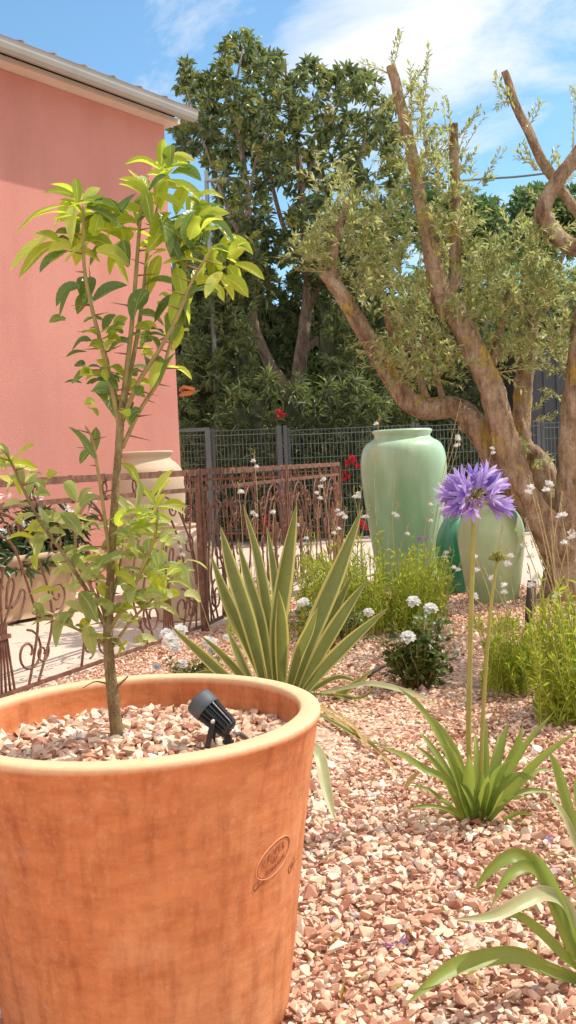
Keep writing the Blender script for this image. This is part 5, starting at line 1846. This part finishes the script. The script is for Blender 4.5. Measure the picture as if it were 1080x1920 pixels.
def gaura(base, blobs, label, flowers, nst=90, spread=.25, leafL=.05, Yr=.25):
    root = thing('gaura_plant', base, label, 'plant', 'feathery gaura plants')
    ms, ml = MB(), MB()
    T, d_, L_ = [], [], []
    for (px_, py_, rx, ry, n_) in blobs:
        for k in range(n_):
            a0 = random.uniform(-1, 1)
            t_ = P(px_ + a0 * rx, py_ + random.uniform(-1, 1) * ry, base.y + random.uniform(-Yr, Yr))
            b0 = base + Vector(((t_.x - base.x) * .78 + random.uniform(-.07, .07), (t_.y - base.y) * .8 + random.uniform(-.05, .05), 0))
            b0.z = .01
            q = [Vector(v) for v in cr([tuple(b0), tuple(b0.lerp(t_, .5) + Vector((0, 0, .02))), tuple(t_)], 3)]
            ms.tube(q, .0022, 4, cap=False)
            for j in range(24):
                t = .12 + .9 * random.random()
                pos = b0.lerp(t_, t)
                T.append(pos)
                d_.append(Vector((random.uniform(-1, 1), random.uniform(-1, 1), random.uniform(.1, 1.5))))
                L_.append(leafL * random.uniform(.6, 1.2))
    put(ml, L_DIA, T, d_, rdir(len(T), .5), L_, np.array(L_) * .22)
    ms.build('stems', M['gaura_stem'], root)
    ml.build('leaves', M['gaura_leaf'], root)
    for (px_, py_, b_px, b_py, nf, yo) in flowers:
        top = P(px_, py_, base.y + yo)
        b0 = P(b_px, b_py, base.y + yo * .6)
        m1 = b0.lerp(top, .55) + Vector((random.uniform(-.04, .04), 0, .03))
        end = top + (top - m1).normalized() * .06
        m_ = MB().tube([Vector(v) for v in cr([tuple(b0), tuple(m1), tuple(top), tuple(end)], 5)], .0021, 4)
        for j in range(4):
            q = end + Vector((random.uniform(-.006, .006), 0, -.012 * j))
            m_.tube([q, q + Vector((random.uniform(-.01, .01), 0, .014))], [.003, .001], 4)
        st_ = m_.build('flower_stem', M['thin_stem'], root)
        for j in range(nf):
            mf_ = MB()
            c_ = np.array(top + Vector((random.uniform(-.018, .018), random.uniform(-.015, .015), random.uniform(-.04, .03) if nf > 1 else 0)))
            n4 = 4
            aa = np.arange(n4) * .9 - 1.35 + random.uniform(-.4, .4)
            d4 = np.stack([np.sin(aa), np.full(n4, -.25) + rng.normal(0, .3, n4), np.cos(aa)], 1)
            put(mf_, L_OVAL, np.repeat(c_[None], n4, 0), d4, np.tile([[0.05, -1, .1]], (n4, 1)), .022, .015)
            mf_.tube([Vector(c_), Vector(c_) + Vector((0, -.012, -.012))], [.0012, .0006], 4)
            mf_.build('flower', M['white_petal'], st_)
    return root


GB1 = G(700, 1190)
gaura(GB1, [(640, 1030, 75, 35, 46), (720, 1060, 90, 45, 80), (800, 1080, 50, 35, 46), (600, 1060, 40, 30, 22), (690, 1110, 110, 40, 80), (770, 1120, 65, 35, 46), (640, 1090, 85, 40, 46), (800, 1055, 55, 45, 34), (590, 1085, 45, 40, 26)],
      'wide feathery yellow green bush in front of the tall green jar',
      [(630, 993, 640, 1120, 2, -.1), (648, 969, 650, 1120, 2, .0), (637, 956, 640, 1110, 2, .1), (630, 958, 630, 1110, 1, -.1), (605, 906, 620, 1120, 3, .1), (598, 932, 615, 1100, 2, -.05), (665, 930, 660, 1100, 2, .1), (676, 930, 670, 1110, 2, 0), (687, 966, 680, 1110, 2, -.1),
       (742, 957, 730, 1100, 2, 0), (742, 872, 742, 1090, 0, .1), (803, 947, 790, 1100, 1, .1), (808, 977, 795, 1100, 1, 0), (759, 1002, 750, 1110, 1, 0), (837, 1042, 815, 1130, 2, -.1), (855, 1070, 825, 1150, 2, -.1), (710, 795, 715, 1080, 1, .2), (858, 815, 800, 1090, 3, .25), (857, 842, 805, 1090, 2, .25), (860, 768, 800, 1080, 0, .3), (922, 840, 880, 1090, 2, .2)], Yr=.35)
GB0 = G(470, 1210)
gaura(GB0, [(470, 1130, 60, 30, 16), (540, 1120, 50, 40, 16)], 'thin wispy white flowered plant tangled in the iron fence',
      [(448, 921, 455, 1150, 3, 0), (478, 867, 470, 1150, 2, .2), (478, 962, 480, 1160, 2, 0), (513, 962, 500, 1160, 2, .1), (339, 1032, 400, 1200, 2, -.3), (560, 985, 545, 1150, 1, 0), (420, 1010, 440, 1180, 1, .1), (575, 1010, 555, 1150, 1, .1)])
GB2 = G(1066, 1352)
gaura(GB2, [(1050, 1120, 40, 35, 26), (1072, 1170, 40, 45, 40), (1062, 1240, 40, 50, 44), (1080, 1290, 35, 45, 36), (1020, 1180, 30, 40, 16), (1035, 1290, 30, 40, 16)],
      'feathery bright green bush cut off by the right edge, below the olive trunk',
      [(1067, 1012, 1040, 1200, 3, .0), (1032, 907, 1090, 1180, 3, .1), (1055, 975, 1060, 1180, 2, .1), (997, 920, 1050, 1180, 2, .2), (995, 1085, 1020, 1220, 2, 0), (988, 1030, 1020, 1200, 2, .1), (995, 1000, 1060, 1190, 0, .1),
       (1035, 1020, 1050, 1190, 0, .1), (1015, 970, 1055, 1190, 0, .1), (1040, 1118, 1040, 1230, 1, -.1), (1010, 1035, 1060, 1190, 0, 0), (1050, 950, 1060, 1180, 0, .2), (1075, 1060, 1065, 1200, 0, .1), (1025, 1075, 1045, 1220, 0, 0), (1000, 1130, 1030, 1250, 0, 0)], Yr=.3)
GB4 = G(972, 1296)
gaura(GB4, [(965, 1195, 48, 32, 44), (940, 1215, 34, 28, 24), (1000, 1225, 30, 35, 24), (975, 1250, 45, 28, 24), (955, 1275, 45, 20, 10)],
      'low feathery green bush between the purple flower stalks and the bush at the right edge',
      [(955, 1050, 985, 1230, 3, .1), (942, 1105, 960, 1230, 2, 0), (890, 1122, 945, 1240, 2, 0), (895, 1055, 930, 1220, 2, 0), (917, 1085, 950, 1230, 1, 0), (938, 1010, 940, 1200, 0, .1), (975, 1120, 975, 1230, 0, 0), (930, 1150, 945, 1240, 0, 0), (1000, 1150, 990, 1240, 0, .1)], Yr=.25)
# dry low growth under the celadon jar
GB3 = G(930, 1190)
gaura(GB3, [(925, 1165, 55, 12, 22), (960, 1160, 30, 14, 12)], 'low dry yellowish tuft at the foot of the olive green jar', [], leafL=.035)

# small mauve flower near the tall jar
vb = P(793, 1120, 7.4)
vr = thing('mauve_flower', (vb.x, 7.4, 0), 'small mauve flower head on a thin stem in front of the tall green jar', 'flower')
vt = P(793, 1014, 7.4)
MB().tube([(vb.x, 7.4, .0), ((vb.x + vt.x) / 2 + .01, 7.4, vt.z * .5), tuple(vt)], .003, 5).build('flower_stem', M['green_stem'], vr)
mb = MB()
for k in range(22):
    q = vt + Vector((random.uniform(-.045, .045), random.uniform(-.03, .03), random.uniform(-.012, .022)))
    floret(mb, q, Vector((random.uniform(-1, 1), random.uniform(-1, 1), 1)), .02, .8)
mb.build('flower_head', M['mauve_petal'], vr)

# ------------------------------------------------------------------ white rose bushes


def rose(mb, c, rad):
    for ring, (n_, el, rr) in enumerate(((4, 75, .35), (6, 50, .65), (8, 25, .95), (9, 5, 1.0))):
        for k in range(n_):
            t = 2 * math.pi * (k + .5 * ring) / n_ + random.uniform(-.2, .2)
            e_ = R(el + random.uniform(-8, 8))
            d = Vector((math.cos(t) * math.cos(e_), math.sin(t) * math.cos(e_), math.sin(e_)))
            d = Matrix.Rotation(R(32), 3, 'X') @ d
            tip = c + d * rad * rr
            blade(mb, [c, c.lerp(tip, .55) + Vector((0, -.1, .1)) * rad, tip], rad * .75, d.cross(Vector((0, 0, 1)).cross(d)) + Vector((0, -.5, .5)), 3, .25, 'leaf')


def rosebush(base, blobs, roses, label, nleaf=9, L=.042):
    root = thing('white_rose_bush', base, label, 'rose bush', 'white rose bushes')
    ms, ml = MB(), MB()
    T, d_ = [], []
    for (px_, py_, rx, ry, n_) in blobs:
        for k in range(n_):
            v_ = Vector(rdir(1)[0]) * random.random() ** .4
            t_ = P(px_ + v_.x * rx, py_ + v_.z * ry, base.y + v_.y * .18)
            b0 = base + Vector(((t_.x - base.x) * .3, (t_.y - base.y) * .3, 0))
            ms.tube([b0, b0.lerp(t_, .5) + Vector((random.uniform(-.02, .02), 0, .02)), t_], [.0035, .0028, .0015], 4)
            for j in range(nleaf):
                T.append(b0.lerp(t_, random.uniform(.45, 1.05)) + Vector(rdir(1)[0]) * .03)
                d_.append(Vector((random.uniform(-1, 1), random.uniform(-1, 1), random.uniform(-.4, .5))))
    put(ml, L_OVAL, T, d_, rdir(len(T), 1.2), L, L * .62)
    ms.build('stems', M['green_stem'], root)
    ml.build('leaves', M['rose_leaf'], root)
    for (px_, py_, rpx, yo) in roses:
        c_ = P(px_, py_, base.y + yo)
        m_ = MB()
        for kk in range(1):
            rose(m_, c_, rpx * 1.2 * base.y / F)
        m_.build('rose', M['white_petal'], root)
    return root


RB1 = G(785, 1290)
rosebush(RB1, [(785, 1215, 62, 40, 36), (805, 1170, 45, 28, 20), (750, 1240, 45, 30, 20), (825, 1245, 40, 28, 16), (735, 1190, 35, 30, 10)], [(775, 1130, 13, 0), (807, 1144, 14, .05), (765, 1197, 14, -.15)], 'small dark rose bush with three white blooms right of the sword leaves')
RB2 = G(650, 1225)
rosebush(RB2, [(640, 1150, 60, 35, 26), (580, 1150, 40, 30, 14)], [(691, 1150, 10, -.1), (626, 1112, 9, 0), (570, 1130, 10, 0), (631, 1098, 7, .1), (563, 1133, 8, -.1), (655, 1133, 7, 0)], 'white rose bush half hidden behind the sword leaves')
RB3 = G(360, 1290)
rosebush(RB3, [(350, 1245, 50, 25, 30), (400, 1240, 30, 30, 16)], [(320, 1202, 15, -.05), (338, 1185, 14, 0), (328, 1215, 12, -.1), (393, 1208, 14, .0), (400, 1222, 11, .0), (400, 1246, 9, -.1), (295, 1252, 9, -.1), (342, 1246, 10, -.12), (424, 1196, 7, .1), (312, 1190, 12, .05)], 'white rose bush just behind the rim of the terracotta pot', 7, .03)

# drip pipe on the gravel
q = [G(690, 1268, .03), G(712, 1252, .05), G(735, 1245, .05), G(760, 1238, .03), G(800, 1236, .02)]
o = MB().tube([Vector(v) for v in cr([tuple(v) for v in q], 5)], .011, 8).build('drip_pipe', M['pipe'], None, True, q[0])
tag(o, 'dark irrigation pipe curving over the gravel below the rose bush', 'pipe')
